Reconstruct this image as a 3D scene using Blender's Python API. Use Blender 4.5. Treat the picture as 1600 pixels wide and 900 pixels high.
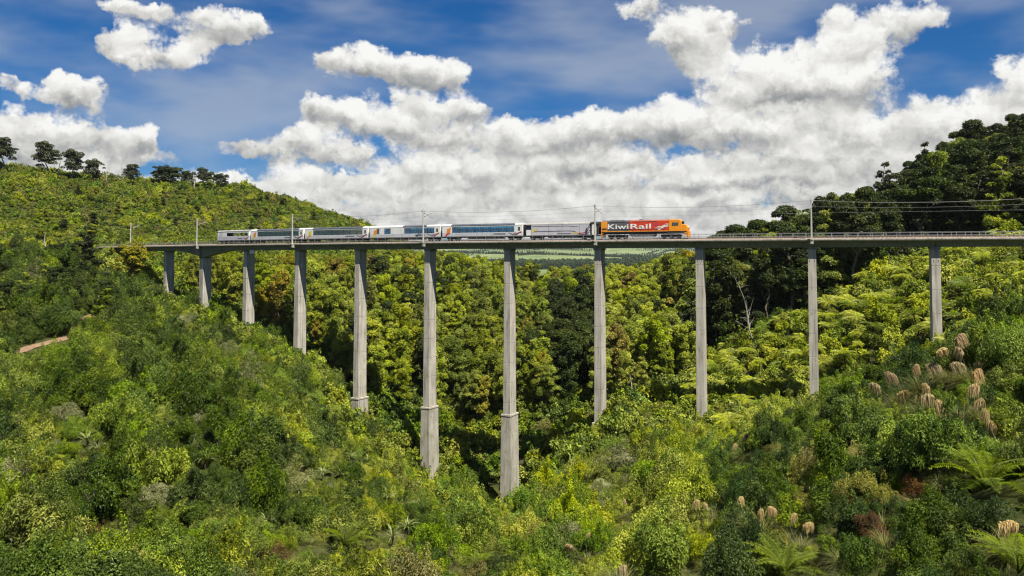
import bpy, bmesh, math, random
import numpy as np
from mathutils import Vector, Matrix

for _o in list(bpy.data.objects):
    bpy.data.objects.remove(_o)
scene = bpy.context.scene
COL = scene.collection
rng = np.random.default_rng(7)
random.seed(7)

# ------------------------------------------------------------------ camera
FPX, CXP, CYP, PITCH = 1300.0, 800.0, 345.2, math.radians(2.5)
cam_d = bpy.data.cameras.new("camera")
cam = bpy.data.objects.new("camera", cam_d)
COL.objects.link(cam)
cam_d.sensor_width = 36.0
cam_d.lens = 36.0 * FPX / 1600.0
cam_d.shift_y = -(450.0 - CYP) / 1600.0
cam_d.clip_start = 0.5
cam_d.clip_end = 60000
cam.location = (0, 0, 0)
cam.rotation_euler = (math.pi / 2 + PITCH, 0, 0)
scene.camera = cam

CP, SP = math.cos(PITCH), math.sin(PITCH)


def at(px, py, D):
    """point at horizontal distance D whose photograph position is px, py"""
    cx = (px - CXP) / FPX
    cy = -(py - CYP) / FPX
    d = np.array([cx, CP - cy * SP, SP + cy * CP])
    return d / d[1] * D


def project(P):
    P = np.asarray(P, float)
    x, y, z = P[..., 0], P[..., 1], P[..., 2]
    dep = y * CP + z * SP
    up = -y * SP + z * CP
    dep = np.where(np.abs(dep) < 1e-6, 1e-6, dep)
    return CXP + FPX * x / dep, CYP - FPX * up / dep, dep


# ------------------------------------------------------------------ sun, sky, exposure
SUN_DIR = Vector((0.27, -0.42, 0.866)).normalized()      # towards the sun
sun_d = bpy.data.lights.new("sun", 'SUN')
sun_d.energy = 5.0
sun_d.angle = math.radians(0.55)
sun_d.color = (1.0, 0.93, 0.80)
sun = bpy.data.objects.new("sun", sun_d)
COL.objects.link(sun)
sun.rotation_euler = SUN_DIR.to_track_quat('Z', 'Y').to_euler()

vs = scene.view_settings
vs.view_transform = 'Standard'
vs.look = 'None'
vs.exposure = 1.22
vs.gamma = 1.0
vs.use_curve_mapping = False

cy_ = scene.cycles
cy_.max_bounces = 6
cy_.diffuse_bounces = 3
cy_.glossy_bounces = 2
cy_.transmission_bounces = 3
cy_.transparent_max_bounces = 6
cy_.volume_bounces = 0
cy_.caustics_reflective = False
cy_.caustics_refractive = False
cy_.use_denoising = True
cy_.use_adaptive_sampling = True
cy_.adaptive_threshold = 0.015
cy_.sample_clamp_indirect = 6.0
cy_.filter_width = 1.2


class NB:
    """small helper that writes node trees"""

    def __init__(self, nt):
        self.nt = nt

    def n(self, t, **kw):
        nd = self.nt.nodes.new(t)
        for k, v in kw.items():
            setattr(nd, k, v)
        return nd

    def set(self, sock, v):
        if isinstance(v, bpy.types.NodeSocket):
            self.nt.links.new(v, sock)
        elif v is not None:
            sock.default_value = v

    def m(self, op, a, b=None, c=None, clamp=False):
        nd = self.n('ShaderNodeMath', operation=op, use_clamp=clamp)
        for i, v in enumerate((a, b, c)):
            if v is not None:
                self.set(nd.inputs[i], v)
        return nd.outputs[0]

    def v(self, op, a, b=None, c=None):
        nd = self.n('ShaderNodeVectorMath', operation=op)
        for i, v in enumerate((a, b, c)):
            if v is not None:
                self.set(nd.inputs[i], v)
        if op in ('DOT_PRODUCT', 'LENGTH', 'DISTANCE'):
            return nd.outputs['Value']
        return nd.outputs['Vector']

    def noise(self, vec, scale, detail=4, rough=0.5, lac=2.0, dist=0.0, col=False):
        nd = self.n('ShaderNodeTexNoise')
        self.set(nd.inputs['Vector'], vec)
        self.set(nd.inputs['Scale'], scale)
        nd.inputs['Detail'].default_value = detail
        nd.inputs['Roughness'].default_value = rough
        nd.inputs['Lacunarity'].default_value = lac
        nd.inputs['Distortion'].default_value = dist
        return nd.outputs['Color' if col else 'Fac']

    def smooth(self, x, a, b, lo=0.0, hi=1.0):
        nd = self.n('ShaderNodeMapRange', interpolation_type='SMOOTHSTEP')
        self.set(nd.inputs[0], x)
        for i, v in enumerate((a, b, lo, hi)):
            self.set(nd.inputs[1 + i], v)
        return nd.outputs[0]

    def lin(self, x, a, b, lo=0.0, hi=1.0):
        nd = self.n('ShaderNodeMapRange')
        self.set(nd.inputs[0], x)
        for i, v in enumerate((a, b, lo, hi)):
            self.set(nd.inputs[1 + i], v)
        return nd.outputs[0]

    def mix(self, f, a, b, blend='MIX'):
        nd = self.n('ShaderNodeMix', data_type='RGBA', blend_type=blend)
        self.set(nd.inputs[0], f)
        self.set(nd.inputs[6], a if not isinstance(a, tuple) else (*a[:3], 1))
        self.set(nd.inputs[7], b if not isinstance(b, tuple) else (*b[:3], 1))
        return nd.outputs[2]

    def ramp(self, f, stops):
        nd = self.n('ShaderNodeValToRGB')
        self.set(nd.inputs[0], f)
        e = nd.color_ramp.elements
        while len(e) > 1:
            e.remove(e[-1])
        e[0].position = stops[0][0]
        e[0].color = (*stops[0][1], 1)
        for p, c in stops[1:]:
            k = e.new(p)
            k.color = (*c, 1)
        return nd.outputs[0]

    def sep(self, v):
        nd = self.n('ShaderNodeSeparateXYZ')
        self.set(nd.inputs[0], v)
        return nd.outputs

    def comb(self, x, y, z=0.0):
        nd = self.n('ShaderNodeCombineXYZ')
        for i, v in enumerate((x, y, z)):
            self.set(nd.inputs[i], v)
        return nd.outputs[0]


# cumulus of the day: directions (px, py, rx, ry) as seen when facing the viaduct
CLOUDS = [
    (232, 18, 48, 22), (175, 12, 40, 16),
    (200, 78, 42, 34), (250, 96, 48, 26), (292, 72, 42, 34), (335, 45, 46, 33), (380, 42, 38, 30),
    (105, 148, 46, 28), (84, 140, 30, 20), (135, 166, 26, 12), (12, 140, 26, 20),
    (35, 215, 75, 38), (120, 222, 75, 36), (200, 224, 50, 32), (90, 252, 150, 26),
    (514, 98, 34, 22), (578, 106, 50, 28), (640, 116, 52, 28), (692, 118, 34, 26),
    (500, 176, 40, 32), (560, 188, 62, 38), (640, 192, 82, 42), (715, 180, 42, 34), (690, 218, 72, 30),
    (400, 238, 62, 18), (470, 226, 62, 28), (535, 240, 52, 16),
    (820, 220, 62, 38), (762, 232, 50, 24), (890, 214, 56, 34), (960, 205, 56, 36), (1040, 195, 54, 42),
    (995, 14, 44, 24), (1060, 50, 56, 42), (1098, 85, 52, 38), (1115, 45, 42, 26),
    (1150, 150, 74, 62), (1222, 122, 88, 58), (1300, 130, 76, 70), (1335, 66, 62, 50), (1400, 36, 62, 40),
    (1445, 28, 34, 18), (1250, 205, 150, 48), (1110, 205, 90, 38),
    (1590, 140, 56, 46), (1545, 176, 80, 46), (1465, 195, 92, 42), (1380, 215, 110, 52), (1300, 245, 150, 52),
    (1620, 210, 110, 90),
]
_rc = random.Random(11)
for _y, _ry, _gap in ((264, 24, 150), (288, 22, 115), (312, 19, 100), (334, 17, 90), (354, 16, 80), (374, 15, 70)):
    _x = -150.0
    while _x < 1800:
        if not (_y < 275 and (_x < 700 or _x > 1500)):
            CLOUDS.append((_x, _y + _rc.uniform(-7, 7), _rc.uniform(.50, .95) * _gap, _ry * _rc.uniform(.8, 1.35)))
        _x += _gap * _rc.uniform(.55, 1.05)


def build_world():
    w = bpy.data.worlds.new("World")
    scene.world = w
    w.use_nodes = True
    nt = w.node_tree
    nt.nodes.clear()
    b = NB(nt)
    out = b.n('ShaderNodeOutputWorld')
    sky = b.n('ShaderNodeTexSky', sky_type='NISHITA')
    sky.sun_disc = False
    sky.sun_elevation = math.asin(SUN_DIR.z)
    sky.sun_rotation = math.atan2(SUN_DIR.x, SUN_DIR.y)
    sky.altitude = 600
    sky.air_density = 1.0
    sky.dust_density = 0.35
    sky.ozone_density = 3.0
    tc = b.n('ShaderNodeTexCoord')
    d = b.v('NORMALIZE', tc.outputs['Generated'])
    dx, dy, dz = b.sep(d)
    az = b.m('MULTIPLY', b.m('ARCTAN2', dx, dy), 13.0)
    el = b.m('MULTIPLY', b.m('ARCSINE', dz), 13.0)
    P = b.comb(az, el, 0.0)
    P3 = b.v('SCALE', d, None)
    P3.node.inputs['Scale'].default_value = 13.0
    # irregular outlines
    w2 = b.noise(P3, 2.0, 4, 0.62, col=True)
    Q = b.v('MULTIPLY_ADD', b.v('SUBTRACT', w2, (.5, .5, .5)), (.85, .66, 0), P)
    # the clouds' cover and height, kept as products of curves over azimuth and elevation
    A0, A1, E0, E1 = -10.4, 10.4, -1.2, 10.0
    azs, els = np.linspace(A0, A1, 200), np.linspace(E0, E1, 160)
    A, E = np.meshgrid(azs, els, indexing='ij')
    fd = np.full(A.shape, -1.2)
    fq, fw = np.zeros(A.shape), np.zeros(A.shape)
    for (px, py, rx, ry) in CLOUDS:
        v = at(px, py, 1.0)
        a_ = math.atan2(v[0], v[1]) * 13
        e_ = math.asin(v[2] / np.linalg.norm(v)) * 13
        sc = 1.0 / math.sqrt(1 + ((px - 800) / FPX) ** 2)
        qx, qy = (A - a_) / (rx / 100 * sc * 1.04), (E - e_) / (ry / 100 * sc * 1.02)
        qy = np.where(qy < 0, qy * 1.15, qy)
        bl = 1 - qx ** 2 - qy ** 2
        fd = np.maximum(fd, bl)
        wt = np.clip(bl, 0, 1)
        fq += wt * qy
        fw += wt
    fh = fq / np.maximum(fw, .08)
    Q = b.v('MULTIPLY_ADD', Q, (1 / (A1 - A0), 1 / (E1 - E0), 0), (-A0 / (A1 - A0), -E0 / (E1 - E0), 0))
    qx, qy, _ = b.sep(Q)
    qx, qy = b.comb(qx, qx, qx), b.comb(qy, qy, qy)

    def lookup(tab, x):
        """three curves at once; tab is (n, 3); returns a vector"""
        k = np.abs(tab).max() * 2 + 1e-9
        cv = b.n('ShaderNodeRGBCurve')
        cm = cv.mapping
        for c in range(3):
            pts = cm.curves[c].points
            n = len(tab)
            for i in range(1, n - 1):
                pts.new(i / (n - 1), float(tab[i, c] / k + .5))
            pts[0].location = (0, float(tab[0, c] / k + .5))
            pts[-1].location = (1, float(tab[-1, c] / k + .5))
            for p in pts:
                p.handle_type = 'VECTOR'
        cm.update()
        b.set(cv.inputs['Color'], x)
        return b.v('MULTIPLY_ADD', cv.outputs[0], (k, k, k), (-k / 2, -k / 2, -k / 2))

    def field(F, rank):
        U, S, V = np.linalg.svd(F, full_matrices=False)
        tot = None
        for k in range(0, rank, 3):
            ua = U[:, k:k + 3] * np.sqrt(S[k:k + 3])
            va = (V[k:k + 3] * np.sqrt(S[k:k + 3])[:, None]).T
            dd = b.v('DOT_PRODUCT', lookup(ua[::2], qx), lookup(va[::2], qy))
            tot = dd if tot is None else b.m('ADD', tot, dd)
        return tot
    den = field(fd, 15)
    hgt = field(fh, 9)                                        # -1 base .. 1 top of the local cloud
    # the rest of the sky goes on with scattered cumulus of the same kind
    WP = b.v('MULTIPLY_ADD', b.v('SUBTRACT', w2, (.5, .5, .5)), (.9, .9, .9), b.v('MULTIPLY', P3, (1, 1, 1.35)))

    def puffs(vec, detail):
        """heaped cumulus puffs: 1 in the middle of a puff, falling to its rim"""
        nd = b.n('ShaderNodeTexVoronoi', feature='F1')
        b.set(nd.inputs['Vector'], vec)
        nd.inputs['Scale'].default_value = 0.95
        nd.inputs['Detail'].default_value = detail
        nd.inputs['Roughness'].default_value = 0.52
        nd.inputs['Lacunarity'].default_value = 2.3
        nd.normalize = True
        return b.m('SUBTRACT', 1.0, nd.outputs['Distance'])
    f0 = puffs(WP, 3.0)
    g0 = b.noise(b.v('MULTIPLY', P3, (1, 1, 2.4)), 0.62, 4, 0.5)
    ang = b.v('DOT_PRODUCT', d, (0.0, 0.987, 0.16))
    inside = b.smooth(ang, 0.72, 0.80)
    gen = b.lin(b.noise(P3, 0.32, 2, 0.5), 0.46, 0.70, -0.8, 0.9)
    hgt = b.m('MULTIPLY', hgt, inside)
    den = b.m('ADD', b.m('MULTIPLY', b.m('MAXIMUM', den, -1.2), inside),
              b.m('MULTIPLY', gen, b.m('SUBTRACT', 1.0, inside)))
    # billows
    f1 = puffs(b.v('ADD', WP, (0.10, -0.03, 0.24)), 2.0)
    fn = b.noise(P3, 4.5, 4, 0.6)
    body = b.m('MULTIPLY_ADD', b.m('SUBTRACT', f0, 0.66), 2.8, b.m('MULTIPLY_ADD', b.m('SUBTRACT', fn, 0.5), 0.9, b.m('SUBTRACT', den, 0.12)))
    cover = b.smooth(body, -0.14, 0.50)
    relief = b.m('SUBTRACT', f0, f1)
    # light on the cloud: sunlit tops and bulges, grey bases
    lit = b.m('MULTIPLY_ADD', relief, 2.1, b.smooth(el, 0.2, 3.0, 0.60, 0.74))
    lit = b.m('MULTIPLY_ADD', b.smooth(hgt, -0.75, 0.45, -0.66, 0.24), b.smooth(el, 1.2, 2.6, 0.7, 1.0), lit)
    lit = b.m('MULTIPLY_ADD', b.m('SUBTRACT', g0, 0.5), 0.40, lit, clamp=True)
    ccol = b.ramp(lit, [(0.0, (.26, .275, .285)), (0.3, (.44, .445, .44)), (0.55, (.64, .635, .605)),
                        (0.8, (.82, .81, .78)), (1.0, (.96, .955, .93))])
    # thin high streaks
    diag = b.n('ShaderNodeMapping')
    b.set(diag.inputs['Vector'], P3)
    diag.inputs['Rotation'].default_value = (0, math.radians(-32), 0)
    diag.inputs['Scale'].default_value = (0.26, 0.5, 0.9)
    ci = b.noise(diag.outputs[0], 0.9, 4, 0.55)
    cirrus = b.m('MULTIPLY', b.smooth(ci, 0.40, 0.70), 0.55)
    skyc = b.mix(1.0, sky.outputs[0], (0.35, 0.495, 0.685), 'MULTIPLY')
    hs = b.n('ShaderNodeHueSaturation')
    hs.inputs['Saturation'].default_value = 1.18
    b.set(hs.inputs['Color'], skyc)
    bg_s = b.n('ShaderNodeBackground')
    b.set(bg_s.inputs[0], hs.outputs[0])
    bg_s.inputs[1].default_value = 0.050
    bg_i = b.n('ShaderNodeBackground')
    bg_i.inputs[0].default_value = (.62, .68, .76, 1)
    bg_i.inputs[1].default_value = 0.33
    bg_c = b.n('ShaderNodeBackground')
    b.set(bg_c.inputs[0], ccol)
    bg_c.inputs[1].default_value = 0.425
    m1 = b.n('ShaderNodeMixShader')
    b.set(m1.inputs[0], cirrus)
    nt.links.new(bg_s.outputs[0], m1.inputs[1])
    nt.links.new(bg_i.outputs[0], m1.inputs[2])
    m2 = b.n('ShaderNodeMixShader')
    b.set(m2.inputs[0], cover)
    nt.links.new(m1.outputs[0], m2.inputs[1])
    nt.links.new(bg_c.outputs[0], m2.inputs[2])
    nt.links.new(m2.outputs[0], out.inputs[0])
    w.cycles.sampling_method = 'NONE'


build_world()

# ------------------------------------------------------------------ object helpers
def tag(o, label=None, cat=None, group=None, kind=None):
    if label: o["label"] = label
    if cat: o["category"] = cat
    if group: o["group"] = group
    if kind: o["kind"] = kind
    return o


def link(name, data, parent=None):
    o = bpy.data.objects.new(name, data)
    COL.objects.link(o)
    if parent is not None:
        o.parent = parent
    return o


def empty(name, loc=(0, 0, 0), rz=0.0, parent=None):
    o = link(name, None, parent)
    o.empty_display_size = 0.5
    o.location = loc
    o.rotation_euler = (0, 0, rz)
    return o


def copy_tree(o, parent=None):
    c = o.copy()
    COL.objects.link(c)
    c.parent = parent
    for ch in o.children:
        copy_tree(ch, c)
    return c


class MB:
    """collects vertices and faces for one mesh"""

    def __init__(self):
        self.v, self.f, self.mi = [], [], []

    def add(self, vs, fs, mi=0):
        o = len(self.v)
        self.v.extend([tuple(map(float, p)) for p in vs])
        for f in fs:
            self.f.append([o + i for i in f])
            self.mi.append(mi)

    def box(self, x0, x1, y0, y1, z0, z1, mi=0):
        self.add([(x0, y0, z0), (x1, y0, z0), (x1, y1, z0), (x0, y1, z0), (x0, y0, z1), (x1, y0, z1), (x1, y1, z1), (x0, y1, z1)],
                 [(0, 3, 2, 1), (4, 5, 6, 7), (0, 1, 5, 4), (1, 2, 6, 5), (2, 3, 7, 6), (3, 0, 4, 7)], mi)

    def frustum(self, a, b, z0, z1, cx=0, cy=0, mi=0):
        """a, b: (half x, half y) at z0 and z1"""
        vs = [(cx + sx * a[0], cy + sy * a[1], z0) for sx, sy in ((-1, -1), (1, -1), (1, 1), (-1, 1))]
        vs += [(cx + sx * b[0], cy + sy * b[1], z1) for sx, sy in ((-1, -1), (1, -1), (1, 1), (-1, 1))]
        self.add(vs, [(0, 3, 2, 1), (4, 5, 6, 7), (0, 1, 5, 4), (1, 2, 6, 5), (2, 3, 7, 6), (3, 0, 4, 7)], mi)

    def tube(self, pts, radii, n=6, mi=0, cap=True):
        pts = [np.asarray(p, float) for p in pts]
        rings = []
        for i, p in enumerate(pts):
            t = pts[min(i + 1, len(pts) - 1)] - pts[max(i - 1, 0)]
            t = t / (np.linalg.norm(t) + 1e-9)
            a = np.cross(t, (0, 0, 1.0) if abs(t[2]) < .9 else (1.0, 0, 0))
            a /= np.linalg.norm(a) + 1e-9
            c = np.cross(t, a)
            r = radii[i] if hasattr(radii, '__len__') else radii
            rings.append([p + r * (a * math.cos(k * 2 * math.pi / n) + c * math.sin(k * 2 * math.pi / n)) for k in range(n)])
        vs = [q for r in rings for q in r]
        fs = []
        for i in range(len(pts) - 1):
            for k in range(n):
                fs.append((i * n + k, i * n + (k + 1) % n, (i + 1) * n + (k + 1) % n, (i + 1) * n + k))
        if cap:
            fs.append(tuple(range(n))[::-1])
            fs.append(tuple((len(pts) - 1) * n + k for k in range(n)))
        self.add(vs, fs, mi)

    def prism(self, prof, y0, y1, mi=0):
        """profile in (x, z), counter-clockwise seen from -y, extruded along y"""
        n = len(prof)
        vs = [(x, y0, z) for x, z in prof] + [(x, y1, z) for x, z in prof]
        fs = [tuple(range(n)), tuple(range(2 * n - 1, n - 1, -1))]
        for i in range(n):
            j = (i + 1) % n
            fs.append((i, i + n, j + n, j))
        self.add(vs, fs, mi)

    def sweep(self, prof, frames, mi=0, closed=True):
        """profile (across, up) carried along frames (origin, side, up)"""
        n = len(prof)
        vs = []
        for (o, s, u) in frames:
            pr = prof(len(vs) // n) if callable(prof) else prof
            vs += [o + s * a + u * c for a, c in pr]
        fs = []
        m = len(frames)
        for i in range(m - 1):
            for k in range(n if closed else n - 1):
                j = (k + 1) % n
                fs.append((i * n + k, i * n + j, (i + 1) * n + j, (i + 1) * n + k))
        if closed:
            fs.append(tuple(range(n))[::-1])
            fs.append(tuple((m - 1) * n + k for k in range(n)))
        self.add(vs, fs, mi)

    def mesh(self, name, mats, smooth=False):
        me = bpy.data.meshes.new(name)
        me.from_pydata(self.v, [], self.f)
        for m in (mats if isinstance(mats, (list, tuple)) else [mats]):
            me.materials.append(m)
        if any(self.mi):
            me.polygons.foreach_set("material_index", self.mi)
        if smooth:
            me.polygons.foreach_set("use_smooth", [True] * len(me.polygons))
        me.update()
        return me

    def obj(self, name, mats, parent=None, smooth=False, bevel=0.0):
        me = self.mesh(name, mats, smooth)
        if bevel:
            bm = bmesh.new()
            bm.from_mesh(me)
            bmesh.ops.bevel(bm, geom=[e for e in bm.edges if e.is_manifold and e.calc_face_angle(0) > .6], offset=bevel,
                            segments=1, affect='EDGES', clamp_overlap=True)
            bm.to_mesh(me)
            bm.free()
        return link(name, me, parent)


# ------------------------------------------------------------------ materials
MAT = {}


def base_mat(name):
    m = bpy.data.materials.new(name)
    m.use_nodes = True
    nt = m.node_tree
    nt.nodes.clear()
    b = NB(nt)
    out = b.n('ShaderNodeOutputMaterial')
    MAT[name] = m
    return m, b, out


def plain(name, col, rough=0.5, metal=0.0, var=0.08, scale=3.0, spec=0.5, dirt=None):
    """painted or bare surface with a little uneven tone and grime of its own"""
    m, b, out = base_mat(name)
    p = b.n('ShaderNodeBsdfPrincipled')
    g = b.n('ShaderNodeNewGeometry')
    nz = b.noise(g.outputs['Position'], scale, 5, 0.6)
    c = b.mix(b.smooth(nz, .3, .7), tuple(x * (1 - var) for x in col), tuple(min(1, x * (1 + var)) for x in col))
    if dirt:
        n2 = b.noise(b.v('MULTIPLY', g.outputs['Position'], (1, 1, .25)), scale * 1.7, 4, .6)
        c = b.mix(b.smooth(n2, .52, .75, 0, .7), c, dirt)
    b.set(p.inputs['Base Color'], c)
    p.inputs['Roughness'].default_value = rough
    p.inputs['Metallic'].default_value = metal
    p.inputs['Specular IOR Level'].default_value = spec
    b.nt.links.new(p.outputs[0], out.inputs[0])
    return m


def concrete(name, col, stain, moss=None, mossamt=0.0):
    m, b, out = base_mat(name)
    p = b.n('ShaderNodeBsdfPrincipled')
    g = b.n('ShaderNodeNewGeometry')
    pos = g.outputs['Position']
    info = b.n('ShaderNodeObjectInfo')
    big = b.noise(pos, 0.35, 5, .6)
    streak = b.noise(b.v('MULTIPLY', pos, (2.2, 2.2, .12)), 1.0, 5, .62)
    fine = b.noise(pos, 9.0, 3, .6)
    c = b.mix(b.smooth(big, .32, .68), tuple(x * .86 for x in col), tuple(x * 1.08 for x in col))
    c = b.mix(b.smooth(streak, .45, .70, 0, .78), c, stain)
    c = b.mix(b.lin(info.outputs['Random'], 0, 1, 0, .22), c, tuple(x * .72 for x in col))
    c = b.mix(b.smooth(fine, .45, .7, 0, .18), c, stain)
    if moss:
        mz = b.noise(b.v('MULTIPLY', pos, (1, 1, .5)), 0.8, 5, .65)
        c = b.mix(b.smooth(mz, .62 - mossamt, .80 - mossamt, 0, .8), c, moss)
    b.set(p.inputs['Base Color'], c)
    p.inputs['Roughness'].default_value = .85
    p.inputs['Specular IOR Level'].default_value = .25
    bp = b.n('ShaderNodeBump')
    bp.inputs['Strength'].default_value = .25
    bp.inputs['Distance'].default_value = .03
    b.set(bp.inputs['Height'], fine)
    b.nt.links.new(bp.outputs[0], p.inputs['Normal'])
    b.nt.links.new(p.outputs[0], out.inputs[0])
    return m


def leaf_mat(name, cols, trans=0.33, hue=0.012, val=0.20, rough=0.5, spec=.16, gain=1.7):
    """cols: dark, mid, light leaf colours; every leaf and every plant differs a little"""
    cols = [tuple(min(.75, x * gain) for x in c) for c in cols]
    m, b, out = base_mat(name)
    at_ = b.n('ShaderNodeAttribute', attribute_name='tint')
    info = b.n('ShaderNodeObjectInfo')
    c = b.ramp(at_.outputs['Fac'], [(0.0, cols[0]), (0.5, cols[1]), (1.0, cols[2])])
    hs = b.n('ShaderNodeHueSaturation')
    b.set(hs.inputs['Hue'], b.lin(info.outputs['Random'], 0, 1, .5 - hue, .5 + hue))
    r2 = b.m('FRACT', b.m('MULTIPLY', info.outputs['Random'], 17.31))
    b.set(hs.inputs['Value'], b.lin(r2, 0, 1, 1 - val, 1 + val))
    b.set(hs.inputs['Saturation'], b.lin(b.m('FRACT', b.m('MULTIPLY', info.outputs['Random'], 5.77)), 0, 1, .88, 1.08))
    b.set(hs.inputs['Color'], c)
    p = b.n('ShaderNodeBsdfPrincipled')
    b.set(p.inputs['Base Color'], hs.outputs[0])
    p.inputs['Roughness'].default_value = rough
    p.inputs['Specular IOR Level'].default_value = spec
    t = b.n('ShaderNodeBsdfTranslucent')
    b.set(t.inputs[0], b.mix(1.0, hs.outputs[0], (1.05, 1.1, .55), 'MULTIPLY'))
    mx = b.n('ShaderNodeMixShader')
    mx.inputs[0].default_value = trans
    b.nt.links.new(p.outputs[0], mx.inputs[1])
    b.nt.links.new(t.outputs[0], mx.inputs[2])
    b.nt.links.new(mx.outputs[0], out.inputs[0])
    return m


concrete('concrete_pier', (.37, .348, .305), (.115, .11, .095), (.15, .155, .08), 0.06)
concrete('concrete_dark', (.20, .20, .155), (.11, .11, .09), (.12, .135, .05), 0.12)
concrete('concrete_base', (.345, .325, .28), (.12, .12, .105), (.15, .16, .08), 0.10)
plain('galvanised', (.34, .34, .34), .45, .55, .12, 2.0)
plain('pale_steel', (.40, .40, .37), .55, .2, .1, 2.0, dirt=(.30, .22, .15))
plain('rail_steel', (.26, .18, .13), .5, .6, .2, 4.0)
plain('wire', (.16, .16, .17), .5, .6, .05)
plain('bracket', (.12, .12, .12), .5, .5, .1)
plain('insulator', (.28, .12, .08), .25, 0, .1)
plain('ballast', (.24, .19, .16), .95, 0, .35, 14.0, spec=.2, dirt=(.30, .14, .09))
plain('sleeper', (.36, .34, .31), .9, 0, .2, 3.0, spec=.2)
plain('bark', (.13, .105, .08), .9, 0, .35, 5.0, spec=.2, dirt=(.22, .22, .19))
plain('fern_trunk', (.07, .05, .035), .95, 0, .4, 8.0, spec=.15)
plain('dead_wood', (.21, .20, .175), .85, 0, .2, 5.0, spec=.2, dirt=(.24, .22, .2))
plain('dead_wood_grey', (.32, .30, .27), .9, 0, .25, 5.0, spec=.2)
plain('sign_white', (.6, .6, .58), .4, 0, .04)
LEAF = {}
for k, cols, kw in [
    ('bush_green', ((.020, .036, .003), (.056, .088, .007), (.140, .182, .014)), dict(gain=1.8)),
    ('bush_deep', ((.012, .022, .003), (.032, .054, .005), (.090, .122, .012)), dict(trans=.3, gain=1.5)),  # darker green, massed in the foreground in place of cloud shade
    ('bush_olive', ((.026, .036, .004), (.086, .112, .009), (.180, .200, .022)), {}),
    ('bush_lime', ((.042, .056, .004), (.130, .152, .010), (.235, .245, .024)), {}),
    ('bush_blue', ((.010, .022, .004), (.026, .050, .008), (.070, .105, .018)), dict(trans=.28, gain=1.3)),
    ('bush_flower', ((.060, .075, .018), (.150, .160, .060), (.340, .335, .200)), dict(trans=.35, gain=1.15)),
    ('bush_brown', ((.052, .048, .012), (.100, .096, .022), (.160, .152, .040)), {}),
    ('bush_rust', ((.045, .022, .008), (.090, .040, .012), (.140, .075, .022)), dict(gain=1.1)),
    ('forest_gold', ((.050, .060, .005), (.118, .138, .011), (.215, .232, .026)), dict(trans=.5, gain=2.0)),
    ('forest_green', ((.036, .050, .006), (.092, .112, .011), (.175, .190, .022)), dict(trans=.5, gain=2.0)),
    ('forest_dark', ((.012, .020, .004), (.027, .040, .007), (.060, .078, .014)), dict(trans=.25, gain=1.15)),  # dark evergreen colour; also stands in for shade on hill and gully
    ('forest_yellow', ((.090, .080, .008), (.190, .160, .014), (.290, .245, .030)), dict(gain=1.35)),
    ('skyline', ((.018, .026, .010), (.036, .046, .018), (.062, .074, .030)), dict(trans=.25, gain=1.6)),
    ('fern', ((.085, .105, .008), (.165, .185, .014), (.245, .255, .032)), dict(trans=.45)),
    ('fern_fresh', ((.048, .074, .004), (.085, .118, .007), (.125, .155, .014)), dict(trans=.4, gain=1.25)),
    ('flax', ((.060, .085, .020), (.120, .145, .045), (.230, .235, .110)), dict(trans=.3)),
    ('grass_blade', ((.040, .052, .010), (.085, .095, .024), (.165, .150, .060)), dict(trans=.35, gain=1.4)),
    ('plume', ((.36, .25, .11), (.47, .355, .19), (.60, .50, .32)), dict(trans=.45, rough=.8, spec=.1, hue=.012, gain=1.0)),
    ('far_tree', ((.016, .030, .012), (.026, .044, .016), (.040, .060, .022)), dict(trans=.1, gain=1.3)),
]:
    LEAF[k] = leaf_mat('leaf_' + k, cols, **kw)

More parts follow.
